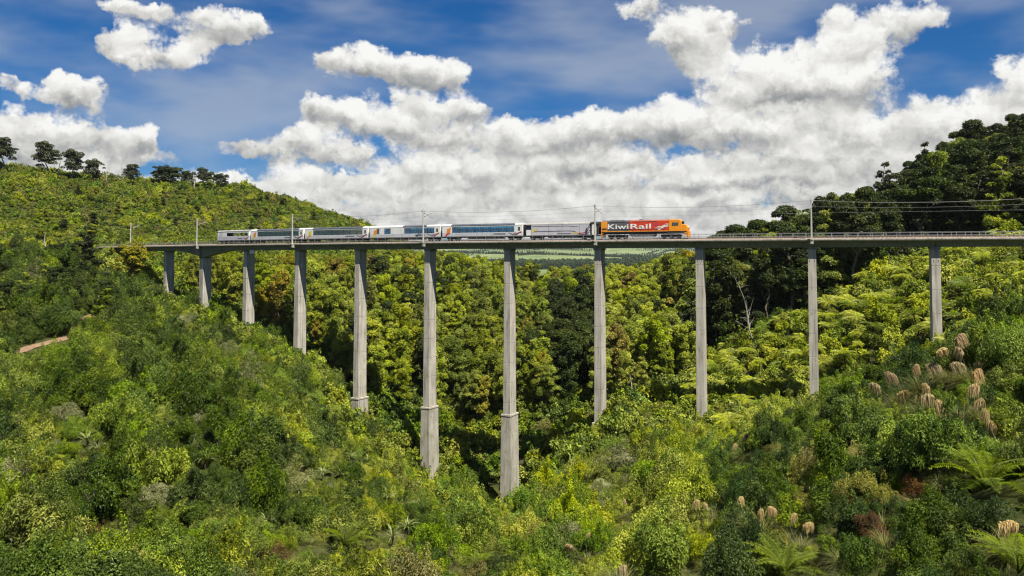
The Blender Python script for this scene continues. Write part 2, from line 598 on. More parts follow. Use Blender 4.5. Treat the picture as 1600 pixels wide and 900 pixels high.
# ------------------------------------------------------------------ terrain
# control points: photograph position and distance of bare ground, read off the slopes
CTRL = [
    # under the viaduct
    (265, 474, 260), (322, 490, 246), (390, 525, 233), (470, 568, 220.5), (564, 652, 209), (672, 742, 198), (797, 818, 188),
    (937, 668, 178.6), (1094, 664, 170), (1268, 646, 162), (1460, 560, 155), (1640, 470, 147), (160, 400, 290), (60, 396, 310),
    # left slope in front of the viaduct
    (0, 905, 72), (200, 905, 70), (400, 905, 66), (600, 905, 64), (800, 910, 74), (0, 760, 92), (200, 760, 92), (400, 780, 92),
    (0, 640, 122), (200, 640, 124), (400, 660, 126), (0, 548, 158), (120, 540, 165), (250, 560, 170), (0, 470, 190), (150, 480, 215),
    (600, 785, 118), (520, 708, 150), (700, 835, 150), (780, 838, 160), (850, 822, 130), (0, 425, 235), (-250, 600, 130), (-250, 450, 190), (-300, 800, 85),
    # right bank and right spur
    (1000, 800, 98), (1000, 712, 142), (1120, 700, 140), (900, 760, 150), (1000, 905, 56), (1150, 900, 44), (1200, 780, 64),
    (1300, 700, 68), (1280, 652, 84), (1400, 640, 60), (1500, 590, 58), (1600, 530, 60), (1700, 480, 62), (1600, 700, 40),
    (1600, 905, 28), (1350, 905, 33), (1500, 800, 36), (1450, 600, 100), (1600, 520, 100), (1750, 460, 110),
    # fern slope and right hill
    (1200, 600, 182), (1150, 560, 205), (1300, 530, 186), (1400, 475, 190), (1500, 440, 188), (1600, 425, 180), (1300, 430, 222),
    (1400, 405, 225), (1600, 345, 222), (1600, 250, 275), (1480, 322, 250), (1350, 385, 255), (1200, 418, 265), (1100, 450, 275),
    (1750, 200, 290), (1600, 300, 340), (1400, 390, 340), (1200, 440, 360),
    # slope beyond the viaduct
    (850, 640, 214), (720, 660, 225), (620, 575, 245), (500, 500, 262), (420, 465, 268), (340, 445, 285), (1000, 590, 235), (1080, 560, 225),
    (900, 560, 255), (800, 520, 290), (700, 490, 300), (1000, 500, 285), (800, 478, 335), (950, 480, 335), (1050, 478, 330),
    (620, 450, 320), (500, 430, 320), (800, 480, 420), (1000, 470, 450), (650, 425, 400),
    # far hill on the left
    (590, 372, 420), (480, 330, 440), (380, 298, 455), (200, 286, 465), (0, 266, 450), (300, 362, 385), (420, 382, 370), (200, 388, 335),
    (0, 388, 345), (-250, 250, 440), (-250, 380, 330), (100, 330, 400), (300, 330, 560), (0, 330, 580), (560, 400, 560), (-300, 330, 560),
]
_cp = np.array([at(*c) for c in CTRL] + [(0, 12, -11), (-40, 20, -16), (-110, 20, -20), (25, 8, -7), (60, 20, -4), (120, 40, 2), (180, 100, 12),
                                         (0, -40, 0), (80, -40, 4), (-80, -40, -6), (-200, 60, -14), (240, 200, 40), (260, 320, 60)])


def _tps(r2):
    return np.where(r2 > 0, r2 * np.log(np.maximum(r2, 1e-12)) * .5, 0.0)


_S = 100.0
_c = _cp[:, :2] / _S
_n = len(_c)
_K = _tps(((_c[:, None] - _c[None]) ** 2).sum(-1)) + np.eye(_n) * .002
_A = np.zeros((_n + 3, _n + 3))
_A[:_n, :_n] = _K
_A[:_n, _n] = 1
_A[:_n, _n + 1:] = _c
_A[_n:, :_n] = _A[:_n, _n:].T
_w = np.linalg.solve(_A, np.concatenate([_cp[:, 2], np.zeros(3)]))


def wob(x, y):
    return (np.sin(x * .11 + 1.3 * np.sin(y * .07)) * np.cos(y * .09 + .8) * .9 + np.sin(x * .27 + y * .19) * np.cos(y * .31 - x * .12) * .4)


def near_height(x, y):
    q = np.stack([x, y], -1) / _S
    out = np.empty(len(q))
    for i in range(0, len(q), 4000):
        s = q[i:i + 4000]
        out[i:i + 4000] = _tps(((s[:, None] - _c[None]) ** 2).sum(-1)) @ _w[:_n] + _w[_n] + s @ _w[_n + 1:]
    return out


def far_height(x, y):
    r = np.hypot(x, y)
    h = np.interp(r, [0, 500, 1200, 2300, 3300, 4500, 6500, 9000, 14000, 30000], [-60, -60, -62, -24, -2, 14, 58, 112, 60, -200])
    k = np.interp(r, [900, 2500, 6000], [2, 8, 26])
    return h + k * (np.sin(x * .0021 + y * .0007) * np.cos(y * .0016 - x * .0005) + .5 * np.sin(x * .0049 + 1) * np.cos(y * .0037))


def ground(x, y):
    x = np.atleast_1d(np.asarray(x, float))
    y = np.atleast_1d(np.asarray(y, float))
    r = np.hypot(x, y - 150)
    t = np.clip((r - 440) / 240, 0, 1)
    t = t * t * (3 - 2 * t)
    n = np.zeros_like(x)
    i = t < 1
    n[i] = np.clip(near_height(x[i], y[i]), -75, 95) + wob(x[i], y[i]) * .6
    return n * (1 - t) + far_height(x, y) * t


def gz(x, y):
    return float(ground(x, y)[0])


def soil_material():
    m, b, out = base_mat('ground_soil')
    p = b.n('ShaderNodeBsdfPrincipled')
    g = b.n('ShaderNodeNewGeometry')
    pos = g.outputs['Position']
    n1 = b.noise(pos, .25, 5, .6)
    n2 = b.noise(pos, 1.7, 4, .65)
    c = b.mix(b.smooth(n1, .35, .65), (.020, .026, .006), (.045, .052, .010))
    c = b.mix(b.smooth(n2, .55, .75, 0, .6), c, (.06, .042, .022))
    # far country: a patchwork of pasture
    vo = b.n('ShaderNodeTexVoronoi', feature='F1')
    sc = b.v('MULTIPLY', b.v('ADD', pos, b.v('MULTIPLY', b.noise(pos, .0015, 2, .5, col=True), (500, 500, 0))), (1.0, .45, 0))
    b.set(vo.inputs['Vector'], sc)
    vo.inputs['Scale'].default_value = .0042
    r = b.sep(vo.outputs['Color'])[0]
    f = b.ramp(r, [(0, (.085, .12, .042)), (.35, (.12, .155, .06)), (.7, (.15, .175, .08)), (1, (.10, .135, .05))])
    f = b.mix(b.smooth(b.noise(pos, .004, 4, .6), .52, .66, 0, .85), f, (.05, .085, .03))
    x, y, z = b.sep(pos)
    rr = b.m('SQRT', b.m('ADD', b.m('MULTIPLY', x, x), b.m('MULTIPLY', y, y)))
    c = b.mix(b.smooth(rr, 560, 760), c, f)
    b.set(p.inputs['Base Color'], c)
    p.inputs['Roughness'].default_value = .95
    p.inputs['Specular IOR Level'].default_value = .15
    b.nt.links.new(p.outputs[0], out.inputs[0])


soil_material()


def build_terrain():
    ang = np.concatenate([np.linspace(-46, 46, 231), np.linspace(50, 310, 66)])
    ang = np.radians(ang)
    rad = np.concatenate([[0.0, 4, 8], np.arange(12, 120, 2.2), np.arange(120, 500, 4.0), np.geomspace(500, 26000, 90)])
    A, R = np.meshgrid(ang, rad)
    X, Y = R * np.sin(A), R * np.cos(A)
    Z = ground(X.ravel(), Y.ravel())
    na, nr = len(ang), len(rad)
    V = np.stack([X.ravel(), Y.ravel(), Z], -1)
    i, j = np.meshgrid(np.arange(nr - 1), np.arange(na), indexing='ij')
    j2 = (j + 1) % na
    F = np.stack([i * na + j, (i + 1) * na + j, (i + 1) * na + j2, i * na + j2], -1).reshape(-1, 4)
    me = bpy.data.meshes.new('terrain')
    me.from_pydata(V.tolist(), [], F[:, ::-1].tolist())
    me.materials.append(MAT['ground_soil'])
    me.polygons.foreach_set("use_smooth", [True] * len(me.polygons))
    o = link('terrain', me)
    tag(o, kind='structure')


build_terrain()

# ------------------------------------------------------------------ viaduct
BR = dict(X0=-.5094, Y0=187.928, th=.4712, k=-.0397, q=.0003, L=21.4568)
_ts = np.linspace(-8, 16, 2401)
_th = BR['th'] + BR['k'] * (_ts - 6) + BR['q'] * (_ts - 6) ** 2
_ix = np.concatenate([[0], np.cumsum((np.cos(_th[1:]) + np.cos(_th[:-1])) / 2 * .01)]) * BR['L']
_iy = np.concatenate([[0], np.cumsum(-(np.sin(_th[1:]) + np.sin(_th[:-1])) / 2 * .01)]) * BR['L']
_i6 = np.argmin(abs(_ts - 6))
_ix += BR['X0'] - _ix[_i6]
_iy += BR['Y0'] - _iy[_i6]
UPV = np.array([0, 0, 1.0])


def axis(t):
    """point on the track axis, unit tangent, unit side (side < 0 faces the camera), heading"""
    th = float(np.interp(t, _ts, _th))
    p = np.array([np.interp(t, _ts, _ix), np.interp(t, _ts, _iy), 0.0])
    return p, np.array([math.cos(th), -math.sin(th), 0.0]), np.array([math.sin(th), math.cos(th), 0.0]), -th


def frames(t0, t1, z, step=.1, side=0.0):
    n = max(2, int(math.ceil((t1 - t0) / step)) + 1)
    out = []
    for t in np.linspace(t0, t1, n):
        p, tt, s, _ = axis(t)
        out.append((p + s * side + UPV * z, s, UPV))
    return out


KERB_Z, SOFFIT_Z, RAIL_Z = 3.55, 1.93, 3.92
T_LEFT, T_RIGHT = -2.6, 12.6


def haunch(t):
    d = abs(t - 1.0)
    r = .72 if t < 1 else .80
    return 2.0 * max(0, 1 - d / r) ** 1.7 if d < r else 0.0


def build_viaduct():
    root = empty('railway_viaduct', axis(5)[0])
    tag(root, 'long curved concrete railway viaduct on tall slender piers across the valley', 'viaduct')
    inv = Matrix.Translation(root.location).inverted()

    def part(mb, name, mat, parent=root, **kw):
        o = mb.obj(name, mat, parent, **kw)
        o.matrix_parent_inverse = inv if parent is root else Matrix.Identity(4)
        return o

    # one girder for each span, with a thin open joint over the pier
    ends = [T_LEFT, -1] + list(range(0, 13)) + [T_RIGHT]
    for a, c in zip(ends[:-1], ends[1:]):
        fr = frames(a + .0015, c - .0015, 0, .05)
        ts = np.linspace(a, c, len(fr))
        mb = MB()

        def prof(i, ts=ts):
            d = SOFFIT_Z - haunch(float(ts[min(i, len(ts) - 1)]))
            if abs(a - 1) < .01 and i == 0: d = SOFFIT_Z - 2.0
            return [(-1.15, d), (1.15, d), (1.55, 2.95), (2.55, 3.14), (2.55, 3.30), (-2.55, 3.30), (-2.55, 3.14), (-1.55, 2.95)]

        class P(list):
            pass
        pr = prof
        n = 8
        vs = []
        for i, (o, s, u) in enumerate(fr):
            vs += [o + s * x + u * z for x, z in pr(i)]
        fs = []
        for i in range(len(fr) - 1):
            for k in range(n):
                j = (k + 1) % n
                fs.append((i * n + k, i * n + j, (i + 1) * n + j, (i + 1) * n + k))
        fs.append(tuple(range(n))[::-1])
        fs.append(tuple((len(fr) - 1) * n + k for k in range(n)))
        mb.add(vs, fs)
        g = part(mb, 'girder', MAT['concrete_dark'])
        # precast kerb units along both edges
        for sd in (-1, 1):
            m = max(1, int(round((c - a) * BR['L'] / 3.6)))
            for q in range(m):
                f2 = frames(a + (c - a) * q / m + .0012, a + (c - a) * (q + 1) / m - .0012, 0, .2)
                kb = MB()
                x0, x1 = (2.30, 2.60) if sd > 0 else (-2.60, -2.30)
                kb.sweep([(x0, 3.302), (x1, 3.302), (x1, KERB_Z), (x0, KERB_Z)], f2)
                part(kb, 'kerb_unit', MAT['concrete_pier'])
        # drain and panel joints on the near web
        for q in (.25, .5, .75):
            t = a + (c - a) * q
            p, tt, s, h = axis(t)
            dj = MB()
            f2 = frames(t - .0012, t + .0012, 0, .1)
            dj.sweep([(-1.58, 2.92), (-1.52, 2.92), (-1.14, SOFFIT_Z - haunch(t) + .02), (-1.20, SOFFIT_Z - haunch(t) + .02)], f2)
            part(dj, 'girder_rib', MAT['concrete_dark'])
    # ballast, sleepers, rails
    mb = MB()
    mb.sweep([(-2.28, 3.305), (2.28, 3.305), (1.9, 3.60), (1.35, 3.68), (-1.35, 3.68), (-1.9, 3.60)], frames(T_LEFT, T_RIGHT, 0, .1))
    part(mb, 'ballast_bed', MAT['ballast'])
    sl = MB()
    t = T_LEFT
    while t < T_RIGHT:
        p, tt, s, h = axis(t)
        c = [p + tt * a + s * e for a, e in ((-.12, -1.1), (.12, -1.1), (.12, 1.1), (-.12, 1.1))]
        sl.add([q + UPV * 3.66 for q in c] + [q + UPV * 3.76 for q in c],
               [(0, 3, 2, 1), (4, 5, 6, 7), (0, 1, 5, 4), (1, 2, 6, 5), (2, 3, 7, 6), (3, 0, 4, 7)])
        t += .7 / BR['L']
    o = part(sl, 'sleepers', MAT['sleeper'])
    tag(o, kind='stuff')
    for sd in (-.535, .535):
        mb = MB()
        mb.sweep([(-.035 + sd, 3.762), (.035 + sd, 3.762), (.035 + sd, RAIL_Z), (-.035 + sd, RAIL_Z)], frames(T_LEFT, T_RIGHT, 0, .1))
        part(mb, 'rail', MAT['rail_steel'])
    # railings on both edges: every post its own part
    pm = MB()
    pm.box(-.04, .04, -.04, .04, 0, 1.14)
    pmesh = pm.mesh('railing_post', MAT['galvanised'])
    step = 2.35 / BR['L']
    for sd in (-2.46, 2.46):
        t = T_LEFT + .05
        while t < T_RIGHT:
            p, tt, s, h = axis(t)
            o = link('railing_post', pmesh, root)
            o.matrix_parent_inverse = inv
            o.location = p + s * sd + UPV * KERB_Z
            o.rotation_euler = (0, 0, h)
            t += step
        for z in (KERB_Z + .58, KERB_Z + 1.12):
            rb = MB()
            rb.sweep([(sd - .03, z - .03), (sd + .03, z - .03), (sd + .03, z + .03), (sd - .03, z + .03)], frames(T_LEFT, T_RIGHT, 0, .1))
            part(rb, 'handrail', MAT['galvanised'])
    # piers
    ped = {3: 625, 4: 618, 5: 632, 6: 643, 7: 656}
    for t in range(0, 13):
        p, tt, s, h = axis(t)
        gnd = gz(p[0], p[1])
        top = SOFFIT_Z - .10 - (2.0 if t == 1 else 0)
        pier = empty('pier', p, h, root)
        pier.matrix_parent_inverse = inv
        foot = gnd - 3.0
        z_ped = foot
        if t in ped and t != 3:
            z_ped = -(ped[t] - 402.0) / FPX * p[1]
        wide = (lambda z: 1 + (top - z) * .0042)
        z = top
        k = 0
        # shaft cast in lifts, each with a shallow joint
        while z > z_ped + .05:
            h1 = min(4.4 if k else 3.4, z - z_ped)
            if z - h1 - z_ped < 1.2:
                h1 = z - z_ped
            mb = MB()
            a1, b1 = .75 * wide(z), 1.32 * wide(z)
            a0, b0 = .75 * wide(z - h1), 1.32 * wide(z - h1)
            if t == 1:
                a1, a0 = a1 * 1.35, a0 * 1.35
            mb.frustum((a0, b0), (a1, b1), z - h1 + .05, z)
            mb.frustum((a0 - .05, b0 - .05), (a0 - .05, b0 - .05), z - h1 - .004, z - h1 + .05)
            mb.obj('shaft_lift', MAT['concrete_pier'], pier, bevel=.05)
            z -= h1
            k += 1
        # bearing shelf under the girder
        mb = MB()
        mb.frustum((.84, 1.46), (.92, 1.25), top - .35, top + .104)
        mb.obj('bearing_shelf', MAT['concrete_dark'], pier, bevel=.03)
        if t == 1:        # wall that carries the joint between the two haunches
            mb = MB()
            mb.box(-.42, -.05, -1.9, 1.9, top, 3.13)
            mb.obj('joint_wall', MAT['concrete_dark'], pier, bevel=.03)
        if z_ped > foot:
            a, b_ = .75 * wide(z_ped) + .32, 1.32 * wide(z_ped) + .32
            mb = MB()
            mb.frustum((a + .1, b_ + .1), (a + .08, b_ + .08), z_ped - .45, z_ped)
            mb.obj('pedestal_cap', MAT['concrete_base'], pier, bevel=.06)
            z = z_ped - .45
            while z > foot + .05:
                h1 = min(3.6, z - foot)
                mb = MB()
                w0 = (z_ped - z + h1) * .010
                w1 = (z_ped - z) * .010
                mb.frustum((a + w0, b_ + w0), (a + w1, b_ + w1), z - h1 + .03, z)
                mb.frustum((a + w0 - .03, b_ + w0 - .03), (a + w0 - .03, b_ + w0 - .03), z - h1 - .004, z - h1 + .03)
                mb.obj('pedestal_lift', MAT['concrete_base'], pier, bevel=.05)
                z -= h1
        # paired fixing slots near the pier head
        if t >= 6:
            zs = top - 2.55
            for sx in (-.42, .42):
                mb = MB()
                yy = -1.32 * wide(zs)
                mb.box(sx - .07, sx + .07, yy - .012, yy + .05, zs - .22, zs + .22)
                mb.obj('fixing_slot', MAT['bracket'], pier)
    # abutments
    for t, nm in ((T_LEFT - .12, 'abutment'), (T_RIGHT + .12, 'abutment')):
        p, tt, s, h = axis(t)
        ab = MB()
        ab.frustum((3.2, 3.4), (2.6, 2.9), gz(p[0], p[1]) - 6, 3.28)
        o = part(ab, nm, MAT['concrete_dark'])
        o.location = p
        o.rotation_euler = (0, 0, h)
    # maintenance plate hanging beside a pier
    p, tt, s, h = axis(2.14)
    mb = MB()
    mb.box(-.75, .75, -.04, .04, 1.0, 1.90)
    o = part(mb, 'notice_plate', MAT['sign_white'])
    o.location = p + s * -1.3
    o.rotation_euler = (0, 0, h + .5)
    return root


build_viaduct()

# ------------------------------------------------------------------ overhead line
MAST_T = [-1, 1, 3, 5, 7, 9, 11]
MAST_LABEL = ['catenary mast nearest the left end of the viaduct, among green shrubs', 'catenary mast above the haunched second pier left of the train',
              'catenary mast in front of the first glazed carriage behind the tail car', 'catenary mast in front of the cafe carriage with a white panel',
              'catenary mast between the locomotive and the grey van', 'tall catenary mast on the empty track right of the locomotive',
              'catenary mast at the right-hand end beside the forest']


def build_masts():
    for t, lab in zip(MAST_T, MAST_LABEL):
        p, tt, s, h = axis(t)
        root = empty('catenary_mast', p + s * -2.95 + UPV * KERB_Z, h)
        tag(root, lab, 'mast', 'masts along the viaduct')
        mb = MB()
        mb.frustum((.17, .17), (.11, .11), -.95, 7.75)
        mb.obj('pole', MAT['pale_steel'], root, bevel=.02)
        mb = MB()
        mb.box(-.32, .32, -.12, .55, -1.05, -.35)
        mb.box(-.26, .26, -.26, .26, -.30, .06)
        mb.obj('base_bracket', MAT['concrete_pier'], root, bevel=.03)
        arm = MB()
        arm.tube([(0, .1, 5.9), (.55, 2.7, 6.85)], .05, 6)
        arm.tube([(0, .1, 6.75), (.35, 1.7, 6.50)], .035, 6)
        arm.tube([(.3, 1.2, 6.30), (.62, 3.1, 5.75)], .03, 6)
        a = arm.obj('cantilever_arm', MAT['bracket'], root)
        for q in ((.06, .35, 6.0), (.05, .32, 6.72)):
            ins = MB()
            for k in range(4):
                ins.tube([(q[0], q[1] + k * .09, q[2] + k * .03), (q[0] + .005, q[1] + k * .09 + .05, q[2] + k * .03 + .015)], .10, 8)
            ins.obj('insulator', MAT['insulator'], root)
        cr = MB()
        cr.box(-.06, .06, -.75, .75, 7.08, 7.18)
        cr.tube([(0, -.65, 7.18), (0, -.65, 7.42)], .05, 6)
        cr.tube([(0, .65, 7.18), (0, .65, 7.42)], .05, 6)
        cr.obj('cross_arm', MAT['bracket'], root)


build_masts()


def build_wires():
    runs = [('contact_wire', 5.05, 0.0, .02, .011, 'contact wire hung closest above the track along the viaduct'),
            ('messenger_wire', 6.35, 0.0, .55, .013, 'sagging carrier wire over the track on the mast arms'),
            ('feeder_wire', 7.35, -3.6, .85, .016, 'outer feeder wire strung along the mast cross arms'),
            ('earth_wire', 7.35, -2.3, .70, .012, 'inner earth wire strung along the mast cross arms')]
    ms = [-3] + MAST_T + [13]
    for nm, z, side, sag, r, lab in runs:
        pts = []
        for a, c in zip(ms[:-1], ms[1:]):
            for k in range(10):
                u = k / 10
                p, tt, s, h = axis(a + (c - a) * u)
                pa, _, sa, _ = axis(a)
                pc, _, sc_, _ = axis(c)
                q = (pa + sa * side) * (1 - u) + (pc + sc_ * side) * u if side else p
                pts.append(q + UPV * (KERB_Z + z - sag * 4 * u * (1 - u)))
        mb = MB()
        mb.tube(pts, r, 4)
        o = mb.obj(nm, MAT['wire'])
        tag(o, lab, 'wire', 'overhead wires')


build_wires()

# ------------------------------------------------------------------ train
plain('car_silver', (.46, .47, .50), .35, .15, .06, .9, dirt=(.30, .30, .29))
plain('car_white', (.60, .60, .59), .35, 0, .04, .9, dirt=(.42, .41, .38))
plain('car_lilac', (.44, .43, .47), .40, .1, .05, .9, dirt=(.30, .29, .29))
plain('car_roof', (.075, .085, .105), .5, .1, .2, .7)
plain('car_roof_pale', (.27, .27, .26), .6, .1, .15, .7)
plain('under', (.022, .022, .022), .75, .1, .3, 3.0, dirt=(.07, .06, .05))
plain('wheel', (.05, .045, .04), .5, .6, .2, 4.0)
plain('wheel_face', (.30, .29, .28), .45, .6, .2, 4.0)
plain('equip', (.16, .16, .16), .6, .1, .3, 3.0)
plain('bellows', (.012, .012, .014), .85, 0, .2, 4.0)
plain('stripe_red', (.42, .035, .05), .4)
plain('stripe_dark', (.035, .03, .045), .4)
plain('stripe_orange', (.60, .20, .015), .4)
plain('stripe_yellow', (.54, .45, .025), .4)
plain('loco_orange', (.64, .235, .010), .32, 0, .05, 1.2, dirt=(.50, .20, .03))
plain('loco_red', (.50, .040, .010), .32, 0, .06, 1.2, dirt=(.45, .06, .02))
plain('loco_grey', (.075, .075, .08), .4, 0, .10, 1.2, dirt=(.16, .14, .12))
plain('loco_roof', (.20, .07, .04), .6, .1, .25, 1.5)
plain('letter_white', (.66, .66, .64), .4)
plain('letter_grey', (.30, .30, .33), .5)
plain('dark_panel', (.13, .13, .15), .5)
plain('seat_cloth', (.03, .08, .13), .9, 0, .2)
plain('interior', (.55, .56, .55), .7, 0, .1)
plain('lamp_glass', (.8, .8, .75), .1)


def glass_mat(name, tint, refl):
    m, b, out = base_mat(name)
    t = b.n('ShaderNodeBsdfTransparent')
    t.inputs[0].default_value = (*tint, 1)
    g = b.n('ShaderNodeBsdfGlossy')
    g.inputs[0].default_value = (.9, .95, 1, 1)
    g.inputs['Roughness'].default_value = .03
    mx = b.n('ShaderNodeMixShader')
    mx.inputs[0].default_value = refl
    b.nt.links.new(t.outputs[0], mx.inputs[1])
    b.nt.links.new(g.outputs[0], mx.inputs[2])
    b.nt.links.new(mx.outputs[0], out.inputs[0])


glass_mat('pane_teal', (.46, .76, .90), .14)
glass_mat('pane_dark', (.62, .72, .58), .10)
plain('cab_glass', (.02, .03, .03), .05, 0, .05, spec=1.0)


def t_of_px(px):
    ts = np.linspace(-2, 11, 2601)
    P = np.stack([np.interp(ts, _ts, _ix), np.interp(ts, _ts, _iy), np.full_like(ts, 5.5)], -1)
    u = project(P)[0]
    return float(np.interp(px, u, ts))


def car_root(name, px0, px1, label, cat):
    a, _, _, _ = axis(t_of_px(px0))
    c, _, _, _ = axis(t_of_px(px1))
    m = (a + c) / 2
    d = c - a
    root = empty(name, (m[0], m[1], RAIL_Z), math.atan2(d[1], d[0]))
    tag(root, label, cat)
    return root, float(np.linalg.norm(d))


def wheel_mesh():
    mb = MB()
    n = 16
    for (r, y0, y1, mi) in ((.45, -.06, .06, 0), (.30, -.075, -.058, 1)):
        vs = [(r * math.cos(k * 2 * math.pi / n), y, r * math.sin(k * 2 * math.pi / n)) for y in (y0, y1) for k in range(n)]
        fs = [tuple(range(n)), tuple(range(2 * n - 1, n - 1, -1))] + [(k, k + n, (k + 1) % n + n, (k + 1) % n) for k in range(n)]
        mb.add(vs, fs, mi)
    return mb.mesh('wheel', [MAT['wheel'], MAT['wheel_face']])


WHEEL = wheel_mesh()


def bogie_mesh(ax):
    mb = MB()
    e = ax[-1] + .42
    for s in (-1, 1):
        y0, y1 = (-1.02, -.86) if s < 0 else (.86, 1.02)
        prof = [(-e, .52), (-e + .2, .40), (-ax[-1] + .5, .40), (-.45, .22), (.45, .22), (ax[-1] - .5, .40), (e - .2, .40), (e, .52), (e, .78), (.5, .88), (-.5, .88), (-e, .78)]
        mb.prism(prof, y0, y1)
        for a in ax:
            mb.box(a - .16, a + .16, y0 - .06 if s < 0 else y1 - .05, y0 + .05 if s < 0 else y1 + .06, .30, .62)
        for a in np.array(ax[:-1]) + np.diff(ax) / 2:
            for q in (-.14, .14):
                mb.tube([(a + q, (y0 + y1) / 2, .30), (a + q, (y0 + y1) / 2, .74)], .09, 8)
    mb.box(-.35, .35, -.86, .86, .42, .80)
    return mb.mesh('bogie', MAT['under'])


BOGIE2 = bogie_mesh([-.98, .98])
BOGIE3 = bogie_mesh([-1.55, 0, 1.55])


def add_bogie(root, x, axles):
    bo = link('bogie', BOGIE3 if len(axles) == 3 else BOGIE2, root)
    bo.location = (x, 0, 0)
    for a in axles:
        for y, rz in ((-.60, 0), (.60, math.pi)):
            w = link('wheel', WHEEL, bo)
            w.location = (a, y, .45)
            w.rotation_euler = (0, 0, rz)


def band(root, name, pts, wd, mat, y=-1.398, t=.012):
    """flat painted band on the near side along (x, z) points"""
    pts = [np.array(p, float) for p in pts]
    w = wd if hasattr(wd, '__len__') else [wd] * len(pts)
    lo, hi = [], []
    for i, p in enumerate(pts):
        d = pts[min(i + 1, len(pts) - 1)] - pts[max(i - 1, 0)]
        d /= np.linalg.norm(d)
        n = np.array([-d[1], d[0]])
        lo.append(p - n * w[i] / 2)
        hi.append(p + n * w[i] / 2)
    mb = MB()
    k = len(pts)
    vs = [(q[0], y - t, q[1]) for q in lo] + [(q[0], y - t, q[1]) for q in hi]
    fs = [(i, i + 1, i + 1 + k, i + k) for i in range(k - 1)]
    mb.add(vs, fs)
    return mb.obj(name, MAT[mat], root)


def poly(root, name, pts, mat, y=-1.398, t=.012):
    mb = MB()
    mb.prism([(p[0], p[1]) for p in pts], y - t, y)
    return mb.obj(name, MAT[mat], root)


def curve_pts(pts, n=14):
    """smooth curve through points"""
    P = np.array(pts, float)
    u = np.linspace(0, len(P) - 1, n)
    out = []
    for x in u:
        i = min(int(x), len(P) - 2)
        f = x - i
        p0, p1, p2, p3 = P[max(i - 1, 0)], P[i], P[i + 1], P[min(i + 2, len(P) - 1)]
        out.append(.5 * ((2 * p1) + (-p0 + p2) * f + (2 * p0 - 5 * p1 + 4 * p2 - p3) * f * f + (-p0 + 3 * p1 - 3 * p2 + p3) * f ** 3))
    return out


def roof_mesh(x0, x1, zb, zt, mat, root, name='roof', hw=1.36):
    mb = MB()
    prof = [(hw, zb), (hw, zb + .12)] + [(hw * math.cos(a) ** .7, zb + .12 + (zt - zb - .12) * math.sin(a)) for a in np.linspace(.25, math.pi / 2 - .12, 5)]
    prof = prof + [(-y, z) for y, z in prof[::-1]]
    n = len(prof)
    vs = [(x0, y, z) for y, z in prof] + [(x1, y, z) for y, z in prof]
    fs = [tuple(range(n))[::-1], tuple(range(n, 2 * n))] + [(k, (k + 1) % n, (k + 1) % n + n, k + n) for k in range(n)]
    mb.add(vs, fs)
    return mb.obj(name, MAT[mat], root)


SEAT = None


